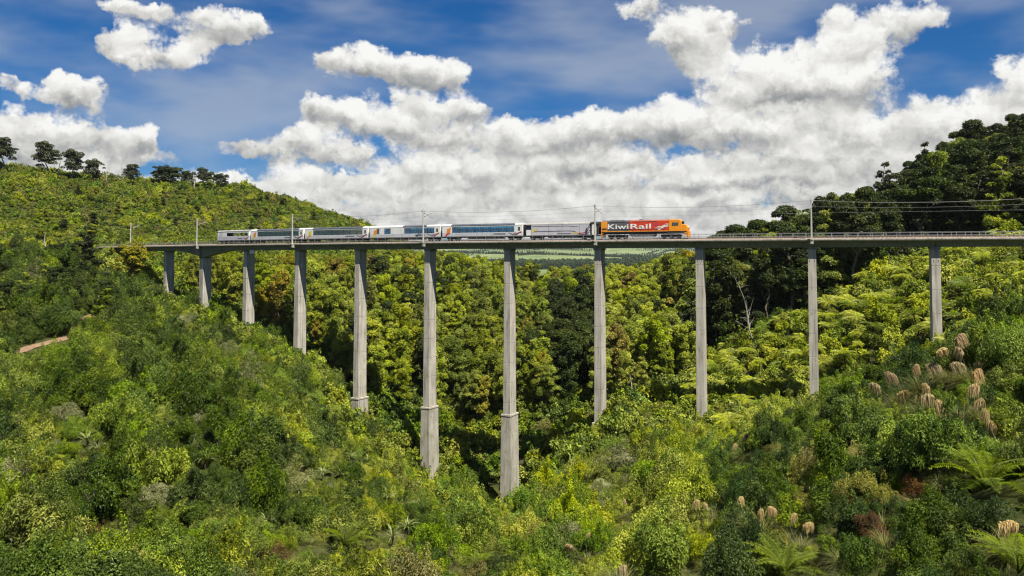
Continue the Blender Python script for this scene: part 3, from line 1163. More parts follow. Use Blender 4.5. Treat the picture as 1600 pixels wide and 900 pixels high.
def passenger_car(root, L, openings, panel='car_silver', glass='pane_teal', roof=None, end_swoosh=('stripe_orange', 'stripe_yellow'), gl=True, wz=(1.72, 3.08), seats=True):
    """openings: list of (u0, u1) window bays along the side, u from 0 at the left end to 1"""
    global SEAT
    h = L / 2
    X = lambda u: -h + .32 + u * (L - .64)
    mb = MB()
    mb.box(X(0), X(1), -1.36, 1.36, .88, wz[0] - .002)
    lb = mb.obj('lower_body', MAT[panel], root, bevel=.04)
    mb = MB()
    mb.box(X(0), X(1), -1.34, 1.34, wz[1] + .002, 3.26)
    mb.obj('cantrail', MAT['car_white'], root)
    # solid side panels between the window bays, near and far side
    edges = [0.0]
    for a, c in openings:
        edges += [a, c]
    edges += [1.0]
    for k in range(0, len(edges), 2):
        a, c = edges[k], edges[k + 1]
        if c - a < 1e-4:
            continue
        mat = 'car_white' if (k == 0 or k == len(edges) - 2) or (c - a) > .06 else 'dark_panel' if not gl else 'under'
        for s in (-1, 1):
            mb = MB()
            mb.box(X(a), X(c), -1.352 if s < 0 else 1.29, -1.29 if s < 0 else 1.352, wz[0], wz[1])
            mb.obj('side_panel' if (c - a) > .03 else 'window_pillar', MAT[mat], root)
    for x in (X(0), X(1)):
        s = 1 if x > 0 else -1
        mb = MB()
        mb.box(min(x, x - s * .06), max(x, x - s * .06), -1.285, 1.285, wz[0], wz[1])
        mb.obj('end_wall', MAT['car_white'], root)
    if gl:
        for a, c in openings:
            for y in (-1.335, 1.335):
                mb = MB()
                mb.box(X(a) + .02, X(c) - .02, y - .006, y + .006, wz[0] + .03, wz[1] - .03)
                mb.obj('window_pane', MAT[glass], root)
    # seats behind the glass
    if seats:
        if SEAT is None:
            s_ = MB()
            s_.box(-.25, .25, -.5, .5, 0, .45)
            s_.frustum((.09, .5), (.06, .46), .45, 1.02, -.22)
            SEAT = s_.mesh('seat', MAT['seat_cloth'])
        for a, c in openings:
            for q in ((.3, .72) if c - a > .07 else (.5,)):
                for y in (-.72, .72):
                    o = link('seat', SEAT, root)
                    o.location = (X(a + (c - a) * q), y, wz[0] + .003)
    # roof
    if roof is None:
        roof_mesh(X(0), X(1), 3.262, 3.78, 'car_roof', root)
    else:
        for a, c, m in roof:
            roof_mesh(X(a) + .003, X(c) - .003, 3.262, 3.78, m, root)
    common_under(root, L)
    # livery on the near side
    o1, o2 = end_swoosh
    poly(root, 'livery_flash', [(X(.055), 1.75), (X(.105), 1.75), (X(.115), 3.05), (X(.065), 2.6)], o1, -1.356)
    poly(root, 'livery_flash', [(X(.035), .95), (X(.055), .95), (X(.105), 1.70), (X(.062), 1.66)], o2, -1.364)
    band(root, 'livery_band', curve_pts([(X(.84), 1.62), (X(.885), 1.2), (X(.93), 1.12), (X(.965), 1.45), (X(.99), 1.62)]), .14, 'stripe_dark', -1.364)
    band(root, 'livery_band', curve_pts([(X(.90), 1.50), (X(.93), 1.36), (X(.965), 1.62), (X(.995), 1.85)]), .15, 'stripe_red', -1.368)
    mb = MB()
    mb.box(X(.66), X(.80), -1.374, -1.361, 1.20, 1.50)
    mb.obj('vent_grille', MAT['dark_panel'], root)
    mb = MB()                       # faint name along the skirt
    for k in range(9):
        mb.box(X(.17 + k * .014), X(.178 + k * .014), -1.366, -1.361, 1.26, 1.40 + .05 * (k % 3 == 0))
    o = mb.obj('small_lettering', MAT['letter_grey'], root)
    tag(o, kind='stuff')
    # end door with its window
    d = MB()
    d.box(X(.945), X(.985), -1.366, -1.353, .95, 3.02)
    dd = d.obj('door', MAT['car_white'], root)
    d = MB()
    d.box(X(.953), X(.977), -1.376, -1.367, 2.0, 2.85)
    d.obj('door_window', MAT['cab_glass'], dd)


def common_under(root, L, equip='equip'):
    h = L / 2
    mb = MB()
    mb.box(-h + .4, h - .4, -1.25, 1.25, .60, .875)
    mb.obj('underframe', MAT['under'], root)
    for x, w in ((-.17, .09), (-.05, .06), (.06, .11), (.18, .05)):
        mb = MB()
        mb.box(L * x, L * (x + w), -1.15, 1.15, .32, .695)
        mb.obj('equipment_box', MAT[equip], root, bevel=.03)
    for s in (-1, 1):
        add_bogie(root, s * (h - 2.75), [-.98, .98])
        mb = MB()
        mb.box(min(s * h - s * .31, s * h + s * .02), max(s * h - s * .31, s * h + s * .02), -.75, .75, .95, 3.35)
        mb.obj('gangway', MAT['bellows'], root)
        mb = MB()
        mb.tube([(s * (h - .4), 0, .72), (s * (h - .03), 0, .72)], .11, 8)
        mb.obj('coupler', MAT['under'], root)


def even(a, c, n, gap=.006):
    w = (c - a) / n
    return [(a + k * w + gap / 2, a + (k + 1) * w - gap / 2) for k in range(n)]


def viewing_car():
    root, L = car_root('viewing_carriage', 345, 396.5, 'grey open-air viewing car with glassless openings at the tail of the train', 'carriage')
    h = L / 2
    X = lambda u: -h + .32 + u * (L - .64)
    ops = [(.30, .515), (.545, .67), (.70, .945)]
    passenger_car(root, L, ops, panel='car_lilac', gl=False, roof=[(0, 1, 'car_roof_pale')], end_swoosh=('car_lilac', 'car_lilac'), wz=(2.0, 2.98), seats=False)
    for u in (0.0, .12):
        mb = MB()
        mb.box(X(u) + .05, X(u) + .14, -1.385, -1.37, 1.9, 3.2)
        mb.obj('corner_post', MAT['under'], root)


def build_train():
    viewing_car()
    root, L = car_root('passenger_carriage', 396.5, 481, 'silver glazed carriage with green-tinted windows directly ahead of the open viewing car', 'carriage')
    passenger_car(root, L, even(.135, .925, 9), glass='pane_dark', roof=[(0, .125, 'car_white'), (.125, .925, 'car_roof'), (.925, 1, 'car_white')])
    root, L = car_root('passenger_carriage', 481, 581.5, 'silver glazed carriage with a yellow end flash, third from the tail', 'carriage')
    passenger_car(root, L, even(.135, .925, 8), glass='pane_dark', roof=[(0, .125, 'car_white'), (.125, .925, 'car_roof'), (.925, 1, 'car_white')],
                  end_swoosh=('stripe_yellow', 'stripe_orange'))
    root, L = car_root('cafe_carriage', 581.5, 694, 'white cafe carriage with blank side panels and large teal windows', 'carriage')
    passenger_car(root, L, [(.105, .145), (.215, .31), (.505, .585), (.59, .70), (.705, .825), (.835, .875), (.88, .925)], glass='pane_teal',
                  roof=[(0, .485, 'car_white'), (.485, .82, 'car_roof'), (.82, 1, 'car_white')])
    root, L = car_root('passenger_carriage', 694, 822, 'panoramic carriage with bright blue windows coupled to the grey van', 'carriage')
    passenger_car(root, L, even(.125, .91, 8), glass='pane_teal', roof=[(0, .115, 'car_white'), (.115, .915, 'car_roof'), (.915, 1, 'car_white')],
                  end_swoosh=('stripe_orange', 'stripe_red'))
    # luggage and generator van
    root, L = car_root('luggage_van', 822, 938.5, 'windowless pale grey van with yellow flashes coupled behind the locomotive', 'van')
    h = L / 2
    X = lambda u: -h + .32 + u * (L - .64)
    mb = MB()
    mb.box(X(.09), X(.90), -1.36, 1.36, .88, 3.16)
    mb.obj('body', MAT['car_lilac'], root, bevel=.04)
    for a, c, m in ((0, .088, 'stripe_dark'), (.902, .96, 'loco_grey')):
        mb = MB()
        mb.box(X(a), X(c), -1.1, 1.1, .88, 3.16)
        mb.obj('vestibule', MAT[m], root)
    mb = MB()
    mb.box(X(.02), X(.085), -1.345, -1.12, .9, 2.1)
    mb.obj('end_step_panel', MAT['car_white'], root)
    mb = MB()
    mb.box(X(.93), X(.985), -1.345, -1.12, .9, 3.1)
    mb.obj('end_step_panel', MAT['car_white'], root)
    roof_mesh(X(.03), X(.905), 3.162, 3.72, 'car_roof_pale', root)
    roof_mesh(X(.908), X(1.02), 3.162, 3.72, 'under', root, 'end_canopy')
    common_under(root, L)
    band(root, 'livery_line', [(X(.11), 2.86), (X(.62), 2.86), (X(.68), 2.68), (X(.74), 2.68)], .09, 'stripe_dark', -1.364)
    band(root, 'livery_line', curve_pts([(X(.13), 1.72), (X(.4), 1.76), (X(.66), 1.76), (X(.74), 1.25), (X(.80), .98), (X(.90), 1.45)], 24), .11, 'stripe_dark', -1.368)
    band(root, 'livery_band', curve_pts([(X(.755), 1.25), (X(.80), 1.30), (X(.845), 1.5), (X(.885), 1.95)]), .17, 'stripe_red', -1.372)
    poly(root, 'livery_flash', [(X(.10), 1.5), (X(.13), 1.62), (X(.185), 2.35), (X(.115), 2.1)], 'stripe_yellow', -1.364)
    poly(root, 'livery_flash', [(X(.66), 1.45), (X(.72), 1.15), (X(.755), .97), (X(.72), 1.48)], 'stripe_yellow', -1.376)
    mb = MB()
    mb.box(X(.46), X(.65), -1.374, -1.361, 1.10, 1.34)
    mb.obj('vent_grille', MAT['dark_panel'], root)
    for u in (.335, .76):
        mb = MB()
        mb.box(X(u), X(u + .004), -1.366, -1.361, 1.0, 3.1)
        mb.obj('panel_joint', MAT['dark_panel'], root)


build_train()


def text_mesh(txt, x0, x1, z0, z1):
    cu = bpy.data.curves.new('letters', 'FONT')
    cu.body = txt
    cu.offset = .015
    cu.extrude = .01
    cu.space_character = 1.02
    tmp = bpy.data.objects.new('letters', cu)
    COL.objects.link(tmp)
    dg = bpy.context.evaluated_depsgraph_get()
    me = bpy.data.meshes.new_from_object(tmp.evaluated_get(dg))
    bpy.data.objects.remove(tmp)
    n = len(me.vertices)
    co = np.empty(n * 3)
    me.vertices.foreach_get('co', co)
    co = co.reshape(-1, 3)
    lo, hi = co.min(0), co.max(0)
    q = np.empty_like(co)
    q[:, 0] = x0 + (co[:, 0] - lo[0]) / (hi[0] - lo[0]) * (x1 - x0)
    q[:, 2] = z0 + (co[:, 1] - lo[1]) / (hi[1] - lo[1]) * (z1 - z0)
    q[:, 1] = -(co[:, 2])
    me.vertices.foreach_set('co', q.ravel())
    me.update()
    return me


def build_loco():
    root, L = car_root('diesel_locomotive', 941.5, 1077.5, 'orange, grey and red diesel locomotive with white KiwiRail lettering leading the train', 'locomotive')
    h = L / 2
    X = lambda px: -h + (px - 941.5) / 136.0 * L
    W = 1.30
    zb, zt = 1.42, 3.62

    def block(name, a, c, z0, z1, mat, w=W, bev=.05):
        mb = MB()
        mb.box(X(a), X(c), -w, w, z0, z1)
        return mb.obj(name, MAT[mat], root, bevel=bev)
    block('rear_hood', 942, 952, zb, zt, 'loco_orange')
    block('engine_hood', 952.1, 987, zb + .16, zt - .02, 'loco_grey')
    block('engine_hood', 987.1, 1047.9, zb + .16, zt + .02, 'loco_red')
    block('sill_stripe', 952.1, 1047.9, zb, zb + .155, 'loco_orange', W + .02)
    # hood tops
    for a, c, m in ((943, 986.5, 'loco_grey'), (987.5, 1047.5, 'loco_roof')):
        mb = MB()
        x0, x1 = X(a), X(c)
        mb.add([(x0, -W + .06, zt + .021), (x1, -W + .06, zt + .021), (x1, W - .06, zt + .021), (x0, W - .06, zt + .021),
                (x0, -.7, zt + .26), (x1, -.7, zt + .26), (x1, .7, zt + .26), (x0, .7, zt + .26)],
               [(4, 5, 6, 7), (0, 1, 5, 4), (1, 2, 6, 5), (2, 3, 7, 6), (3, 0, 4, 7)])
        mb.obj('hood_top', MAT[m], root)
    for px in (958, 966, 974):
        mb = MB()
        mb.tube([(X(px), 0, zt + .2), (X(px), 0, zt + .36)], .48, 14)
        mb.obj('radiator_fan', MAT['under'], root)
    mb = MB()
    mb.box(X(1001), X(1006), -.3, .3, zt + .2, zt + .42)
    mb.obj('exhaust_stack', MAT['under'], root)
    # cab and nose
    mb = MB()
    prof = [(X(1048), zb), (X(1067.6), zb), (X(1067.6), 2.8), (X(1066.2), 3.70), (X(1064.5), 3.86), (X(1050), 3.86), (X(1048), 3.74)]
    mb.prism(prof, -1.36, 1.36)
    cab = mb.obj('cab', MAT['loco_orange'], root, bevel=.06)
    mb = MB()
    mb.box(X(1054), X(1062), -1.374, -1.355, 2.55, 3.22)
    w = mb.obj('cab_window', MAT['cab_glass'], cab)
    for (x0, x1, z0, z1) in ((1053.4, 1054, 2.5, 3.27), (1062, 1062.6, 2.5, 3.27)):
        mb = MB()
        mb.box(X(x0), X(x1), -1.384, -1.361, z0, z1)
        mb.obj('window_frame', MAT['under'], cab)
    mb = MB()
    mb.box(X(1067.5), X(1067.9), -1.1, 1.1, 2.95, 3.5)
    mb.obj('windscreen', MAT['cab_glass'], cab)
    mb = MB()
    prof = [(X(1067.7), zb), (X(1075.5), zb), (X(1075.8), 2.2), (X(1074.2), 2.72), (X(1072), 2.80), (X(1067.7), 2.80)]
    mb.prism(prof, -1.22, 1.22)
    mb.obj('nose', MAT['loco_orange'], root, bevel=.06)
    for y in (-.35, .35):
        mb = MB()
        mb.tube([(X(1075.6), y, 2.3), (X(1076.4), y, 2.3)], .16, 10)
        mb.obj('headlight', MAT['lamp_glass'], root)
    # steps and pilot at both ends
    for a, c, m in ((1070, 1077, 'loco_orange'), (942, 945.5, 'loco_orange')):
        for k in range(3):
            mb = MB()
            mb.box(X(a) + .12 * k, X(c), -1.30, -1.02, .34 + .36 * k, .50 + .36 * k)
            mb.obj('step', MAT[m], root)
        mb = MB()
        mb.box(X(c) - .25 if m and a > 1000 else X(a), X(c) if a > 1000 else X(a) + .25, -1.25, 1.25, .30, zb - .01)
        mb.obj('pilot', MAT[m], root)
    # frame, tank, bogies
    mb = MB()
    mb.box(X(944), X(1074), -1.28, 1.28, .98, zb - .004)
    mb.obj('main_frame', MAT['under'], root)
    mb = MB()
    mb.prism([(X(990), .42), (X(1023), .42), (X(1026), .62), (X(1026), 1.1), (X(987), 1.1), (X(987), .62)], -1.22, 1.22)
    mb.obj('fuel_tank', MAT['equip'], root, bevel=.04)
    for px in (967, 1050):
        add_bogie(root, X(px), [-1.55, 0, 1.55])
    mb = MB()
    for px in list(range(946, 1048, 12)):
        mb.tube([(X(px), -1.44, zb - .02), (X(px), -1.44, zb + .92)], .018, 5)
    mb.tube([(X(946), -1.44, zb + .92), (X(1046), -1.44, zb + .92)], .018, 5)
    mb.box(X(946), X(1047), -1.46, -1.30, zb - .06, zb - .008)
    mb.obj('walkway_handrail', MAT['loco_grey'], root)
    # hood doors and grilles
    for px in list(range(956, 984, 6)) + list(range(992, 1046, 7)):
        mb = MB()
        mb.box(X(px), X(px) + .035, -W - .006, -W + .01, zb + .3, zt - .25)
        mb.obj('door_seam', MAT['dark_panel'], root)
    for a, c, z0, z1, m in ((943.5, 951, 1.9, 2.2, 'under'), (956, 982, zt - .24, zt - .06, 'under'), (992, 1030, zt - .20, zt - .06, 'stripe_dark'), (1024, 1034, 2.62, 3.1, 'stripe_red')):
        mb = MB()
        mb.box(X(a), X(c), -W - .012, -W + .01, z0, z1)
        mb.obj('grille', MAT[m], root)
    # lettering
    for txt, a, c in (('Kiwi', 953.0, 986.0), ('Rail', 989.0, 1021.0)):
        me = text_mesh(txt, X(a), X(c), 1.98, 3.06)
        me.materials.append(MAT['letter_white'])
        o = link('lettering', me, root)
        o.location = (0, -W - .022, 0)
    # white speed lines on the red hood
    for k, (a, c, z) in enumerate(((1026, 1040, 2.08), (1029, 1046.5, 2.34), (1037, 1047.5, 2.60), (1041, 1047.5, 2.86))):
        mb = MB()
        mb.prism([(X(a), z), (X(c), z), (X(c) + .12, z + .13), (X(a) + .5, z + .13)], -W - .025, -W - .004)
        mb.obj('speed_line', MAT['letter_white'], root)
    mb = MB()
    mb.prism([(X(1031), 1.72), (X(1034), 1.72), (X(1043), 2.6), (X(1041), 2.6)], -W - .03, -W - .004)
    mb.obj('speed_line', MAT['letter_white'], root)


build_loco()

# ------------------------------------------------------------------ height lookup for planting
_gx, _gy = np.arange(-440, 341, 3.0), np.arange(-20, 641, 3.0)
_GX, _GY = np.meshgrid(_gx, _gy)
_GZ = ground(_GX.ravel(), _GY.ravel()).reshape(_GX.shape)


def hgrid(x, y):
    x = np.asarray(x, float)
    y = np.asarray(y, float)
    fx = np.clip((x - _gx[0]) / 3.0, 0, len(_gx) - 1.001)
    fy = np.clip((y - _gy[0]) / 3.0, 0, len(_gy) - 1.001)
    i, j = fx.astype(int), fy.astype(int)
    u, v = fx - i, fy - j
    return (_GZ[j, i] * (1 - u) * (1 - v) + _GZ[j, i + 1] * u * (1 - v) + _GZ[j + 1, i] * (1 - u) * v + _GZ[j + 1, i + 1] * u * v)


def visible(x, y, z, over=1.0):
    """is the point clear of the bare ground as seen from the camera"""
    ok = np.ones(len(x), bool)
    for f in np.linspace(.08, .97, 60):
        ok &= hgrid(x * f, y * f) - over < z * f
    return ok


def hit(px, py, above=0.0, dmin=15, dmax=520):
    """where the line of sight through px, py comes down to `above` metres over the ground"""
    for D in np.arange(dmin, dmax, .5):
        p = at(px, py, D)
        if p[2] < float(hgrid(p[0], p[1])) + above:
            return np.array([p[0], p[1], float(hgrid(p[0], p[1]))])
    return None


def bridge_y(x):
    return np.interp(x, _ix, _iy)


# ------------------------------------------------------------------ plant meshes
def mesh_np(name, V, F, mats, tint=None):
    """V (n,3), F (m,4) quads"""
    me = bpy.data.meshes.new(name)
    n, m = len(V), len(F)
    me.vertices.add(n)
    me.vertices.foreach_set('co', np.ascontiguousarray(V, dtype=np.float32).ravel())
    me.loops.add(m * 4)
    me.loops.foreach_set('vertex_index', np.ascontiguousarray(F, dtype=np.int32).ravel())
    me.polygons.add(m)
    me.polygons.foreach_set('loop_start', np.arange(0, m * 4, 4, dtype=np.int32))
    me.polygons.foreach_set('loop_total', np.full(m, 4, dtype=np.int32))
    for k in (mats if isinstance(mats, (list, tuple)) else [mats]):
        me.materials.append(k)
    if tint is not None:
        a = me.attributes.new('tint', 'FLOAT', 'FACE')
        a.data.foreach_set('value', np.ascontiguousarray(tint, dtype=np.float32))
    me.update(calc_edges=True)
    return me


def unit(v):
    return v / (np.linalg.norm(v, axis=-1, keepdims=True) + 1e-9)


def leaf_quads(P, N, length, width, r, droop=.15):
    """one folded leaf-shaped quad at each point"""
    n = len(P)
    a = unit(np.cross(N, unit(r.normal(size=(n, 3)))))
    b = np.cross(N, a)
    ln = (length * r.uniform(.6, 1.3, n))[:, None]
    wd = (width * r.uniform(.7, 1.3, n))[:, None]
    V = np.stack([P - a * ln * .1, P + a * ln * .42 + b * wd * .5 + N * ln * .05, P + a * ln - N * ln * droop, P + a * ln * .42 - b * wd * .5 + N * ln * .05], 1).reshape(-1, 3)
    F = np.arange(n * 4).reshape(n, 4)
    return V, F


def clump_leaves(clumps, per_area, length, width, r, up=.45, rnd=.6, low=-.35, fill=.78):
    """clumps: (cx, cy, cz, rx, ry, rz); leaves over each clump's outer shell"""
    Vs, Fs, Ts = [], [], []
    off = 0
    for c in clumps:
        c = np.asarray(c, float)
        n = max(6, int(per_area * (c[3] * c[4] + c[3] * c[5] + c[4] * c[5]) / 3))
        d = unit(r.normal(size=(int(n * 1.7), 3)))
        d = d[d[:, 2] > low][:n]
        rad = r.uniform(fill, 1.06, len(d))[:, None]
        P = c[:3] + d * c[3:] * rad
        N = unit(d * .55 + np.array([0, 0, up]) + r.normal(size=d.shape) * rnd * .8)
        V, F = leaf_quads(P, N, length, width, r)
        Vs.append(V)
        Fs.append(F + off)
        off += len(V)
        Ts.append(np.clip(r.normal(.48 + r.normal() * .24, .16, len(d)), 0, 1))
    return np.concatenate(Vs), np.concatenate(Fs), np.concatenate(Ts)


def shrub_clumps(r, k=14, flat=.9, lump=.36):
    """uneven thicket: lobes of many sizes over a lopsided footprint, with a few shoots standing out"""
    out = []
    ax, ph = r.uniform(.7, 1.25), r.uniform(0, 6.28)
    for i in range(k):
        a = r.uniform(0, 2 * math.pi)
        rr = math.sqrt(r.uniform()) * .82 * (1 + .22 * math.sin(2 * a + ph))
        z = flat * (1 - .5 * rr * rr) * r.uniform(.3, 1.1) * .85
        s = lump * r.uniform(.42, 1.15)
        out.append((rr * math.cos(a) * ax, rr * math.sin(a) / ax, z, s * r.uniform(.8, 1.2), s * r.uniform(.8, 1.2), s * r.uniform(.6, 1.15)))
    for i in range(5):
        a = r.uniform(0, 2 * math.pi)
        rr = r.uniform(0, .7)
        s = lump * r.uniform(.22, .36)
        out.append((rr * math.cos(a), rr * math.sin(a), flat * r.uniform(.75, 1.15), s, s, s * r.uniform(1.3, 2.4)))
    out.append((0, 0, .10, .50, .50, .30))
    return out


def tree_shape(r, form):
    """clumps for a tree of unit height and its limb ends"""
    cl = []
    if form == 'round':
        w = r.uniform(.20, .28)
        base = r.uniform(.10, .26)
        for i in range(52):
            d = unit(r.normal(size=3))
            d[2] = d[2] if d[2] > -.75 else -d[2]
            q = r.uniform(.45, 1.08)
            s = r.uniform(.035, .085)
            cl.append((d[0] * w * q, d[1] * w * q, (base + 1) / 2 + d[2] * (1 - base) / 2 * q, s, s, s * r.uniform(.6, 1.1)))
        cl.append((0, 0, (base + 1) / 2, w * .5, w * .5, (1 - base) * .30))
    elif form == 'cone':
        for i in range(54):
            z = 1 - .80 * r.uniform() ** .62
            w = .23 * (1.02 - z) ** .75 + .015
            a = r.uniform(0, 2 * math.pi)
            s = r.uniform(.028, .062) * (1.25 - z * .6)
            q = r.uniform(.35, 1.15)
            cl.append((w * q * math.cos(a), w * q * math.sin(a), z, s * 1.2, s * 1.2, s * .8))
        cl.append((0, 0, .5, .07, .07, .34))
    elif form == 'column':
        for i in range(54):
            z = r.uniform(.18, .98)
            w = .16 * (1 - abs(z - .58) ** 2 * 2.6) * r.uniform(.5, 1.2)
            a = r.uniform(0, 2 * math.pi)
            s = r.uniform(.030, .068)
            cl.append((w * math.cos(a), w * math.sin(a), z, s, s, s * r.uniform(.8, 1.5)))
        cl.append((0, 0, .55, .08, .08, .34))
    elif form == 'open':        # ragged old tree, foliage in separate tufts at the limb ends
        for i in range(11):
            z = r.uniform(.5, .96)
            w = r.uniform(.08, .27)
            a = r.uniform(0, 2 * math.pi)
            s = r.uniform(.07, .12)
            cl.append((w * math.cos(a), w * math.sin(a), z, s, s, s * .75))
    return cl


def trunk_mb(r, height, rad, cl, limbs=8, top=.85):
    mb = MB()
    n = 6
    pts = [(height * .015 * math.sin(i * 1.3 + r.uniform(0, 6)) * i, height * .012 * math.cos(i * 1.7) * i, -.06 * height + (top + .06) * height * i / n) for i in range(n + 1)]
    mb.tube(pts, [rad * (1.25 if i == 0 else 1 - .78 * i / n) for i in range(n + 1)], 7)
    for c in cl[:limbs]:
        z0 = max(.12, c[2] - .22) * height
        f = z0 / height / top
        base = np.array(pts[min(n, max(0, int(f * n)))])
        base[2] = z0
        e = np.array(c[:3]) * height
        mid = (base + e) / 2 + np.array([0, 0, -.02 * height])
        mb.tube([base, mid, e], [rad * .38, rad * .26, rad * .1], 5)
    return mb


def tree_meshes(name, form, mat, seed, leaves=10500, leaf=.026, bark='bark'):
    r = np.random.default_rng(seed)
    cl = tree_shape(r, form)
    area = sum((c[3] * c[4] + c[3] * c[5] + c[4] * c[5]) / 3 for c in cl)
    V, F, T = clump_leaves(cl, leaves / area, leaf, leaf * .62, r)
    cm = mesh_np('crown', V, F, LEAF[mat], T)
    tm = trunk_mb(r, 1.0, .018 if form != 'open' else .016, cl, 9 if form != 'open' else 11).mesh('trunk', MAT[bark], True)
    return tm, cm


def shrub_meshes(mat, seed, leaves, leaf, flat=.9, wd=.5, k=15, lump=.36, rnd=.6):
    r = np.random.default_rng(seed)
    cl = shrub_clumps(r, k, flat, lump)
    area = sum((c[3] * c[4] + c[3] * c[5] + c[4] * c[5]) / 3 for c in cl)
    V, F, T = clump_leaves(cl, leaves / area, leaf, leaf * wd, r, rnd=rnd)
    fm = mesh_np('foliage', V, F, LEAF[mat], T)
    mb = MB()
    for i in range(5):
        c = cl[i]
        mb.tube([(c[0] * .1, c[1] * .1, -.25), (c[0] * .6, c[1] * .6, c[2] * .5), c[:3]], [.05, .035, .012], 5)
    return mb.mesh('stems', MAT['bark']), fm


def frond_mesh(name, mat, length, arch, pairs, r, width=.24, droop=1.0):
    """a fern frond leaving the origin along +x, arching over; leaflets on both sides of the rib"""
    n = 10
    s = np.linspace(0, 1, n + 1)
    ang = arch[0] + (arch[1] - arch[0]) * s ** 1.1
    seg = length / n
    xs = np.concatenate([[0], np.cumsum(np.cos(ang[:-1]) * seg)])
    zs = np.concatenate([[0], np.cumsum(np.sin(ang[:-1]) * seg)])
    V, F, T = [], [], []

    def quad(a, b_, c, d, t):
        o = len(V)
        V.extend([a, b_, c, d])
        F.append((o, o + 1, o + 2, o + 3))
        T.append(t)
    for i in range(n):
        w = .012 * length * (1 - s[i] * .8)
        quad((xs[i], -w, zs[i]), (xs[i], w, zs[i]), (xs[i + 1], w * .8, zs[i + 1]), (xs[i + 1], -w * .8, zs[i + 1]), .15)
    for k in range(pairs):
        q = .08 + .92 * k / pairs
        x, z = np.interp(q, s, xs), np.interp(q, s, zs)
        th = np.interp(q, s, ang)
        ll = width * length * (math.sin(min(1, q * 1.5 + .16) * math.pi / 2) * (1 - q ** 2.2) + .05)
        lw = length / pairs * .78
        for sd in (-1, 1):
            fwd = .42
            t = np.clip(r.normal(.55, .2), 0, 1)
            tx, tz = math.cos(th), math.sin(th)
            e = (x + tx * ll * fwd, sd * ll, z + tz * ll * fwd - ll * .22 * droop + r.normal() * .02 * length)
            m = (x + tx * (ll * fwd * .5 + lw * .5), sd * ll * .5, z + tz * ll * .25 - ll * .04)
            m2 = (x + tx * (ll * fwd * .5 - lw * .5), sd * ll * .5, z + tz * ll * .25 - ll * .06)
            quad((x, 0, z), m, e, m2, t)
    return mesh_np(name, np.array(V), np.array(F), LEAF[mat], np.array(T))


def strap_mesh(name, mat, n, length, width, r, lean=(.2, 1.2), segs=4, sag=.9):
    """tuft of arching strap leaves or grass blades"""
    V, F, T = [], [], []
    for i in range(n):
        a = r.uniform(0, 2 * math.pi)
        el = math.pi / 2 - r.uniform(*lean)
        ln = length * r.uniform(.6, 1.1)
        d = np.array([math.cos(a), math.sin(a)])
        sd = np.array([-d[1], d[0], 0])
        p = np.array([d[0] * .05, d[1] * .05, 0]) * length * r.uniform(0, 2)
        t = np.clip(r.normal(.5, .27), 0, 1)
        w = width * r.uniform(.7, 1.2)
        prev = None
        for k in range(segs + 1):
            wk = w * (1 - (k / segs) ** 1.6) + .002
            row = (p - sd * wk / 2, p + sd * wk / 2)
            if prev is not None:
                o = len(V)
                V.extend([prev[0], prev[1], row[1], row[0]])
                F.append((o, o + 1, o + 2, o + 3))
                T.append(t)
            prev = row
            p = p + np.array([d[0] * math.cos(el), d[1] * math.cos(el), math.sin(el)]) * ln / segs
            el -= sag * r.uniform(.6, 1.3) / segs * 1.6
    return mesh_np(name, np.array(V), np.array(F), LEAF[mat], np.array(T))


def plume_mesh(name, r, length=1.0, n=340):
    """drooping seed plume: strands hanging from an arching tip, stalk end at the origin"""
    V, F, T = [], [], []
    for i in range(n):
        q = r.uniform(0, 1) ** .8
        x = length * (.10 + .62 * q)
        z = length * (.60 + .42 * math.sin(q * 2.1) - .10 * q)
        a = r.uniform(-math.pi, math.pi)
        out = length * r.uniform(.03, .26) * (1.2 - .7 * q)
        d = np.array([math.cos(a) * .7 + .3, math.sin(a), 0])
        sd = np.array([-d[1], d[0], 0]) * r.uniform(.009, .024)
        p0 = np.array([x, r.normal() * .04, z + r.normal() * .03])
        p1 = p0 + d * out * .7 + np.array([0, 0, r.uniform(-.10, .05) * length])
        p2 = p0 + d * out * 1.1 + np.array([.02, 0, -(.10 + .85 * r.uniform() ** 1.6) * length])
        t = np.clip(r.normal(.5, .27), 0, 1)
        o = len(V)
        V.extend([p0 - sd, p0 + sd, p1 + sd, p1 - sd])
        F.append((o, o + 1, o + 2, o + 3))
        V.extend([p1 - sd, p1 + sd, p2 + sd * .25, p2 - sd * .25])
        F.append((o + 4, o + 5, o + 6, o + 7))
        T += [t, t]
    for k in range(5):                                   # the arching tip of the stalk itself
        q0, q1 = k / 5, (k + 1) / 5
        pt = lambda q: np.array([length * (.10 + .52 * q) if q > 0 else 0, 0, length * (.60 + .42 * math.sin(q * 2.1) - .10 * q) if q > 0 else 0])
        o = len(V)
        w = np.array([0, .008, 0])
        V.extend([pt(q0) - w, pt(q0) + w, pt(q1) + w, pt(q1) - w])
        F.append((o, o + 1, o + 2, o + 3))
        T.append(.3)
    return mesh_np(name, np.array(V), np.array(F), LEAF['plume'], np.array(T))


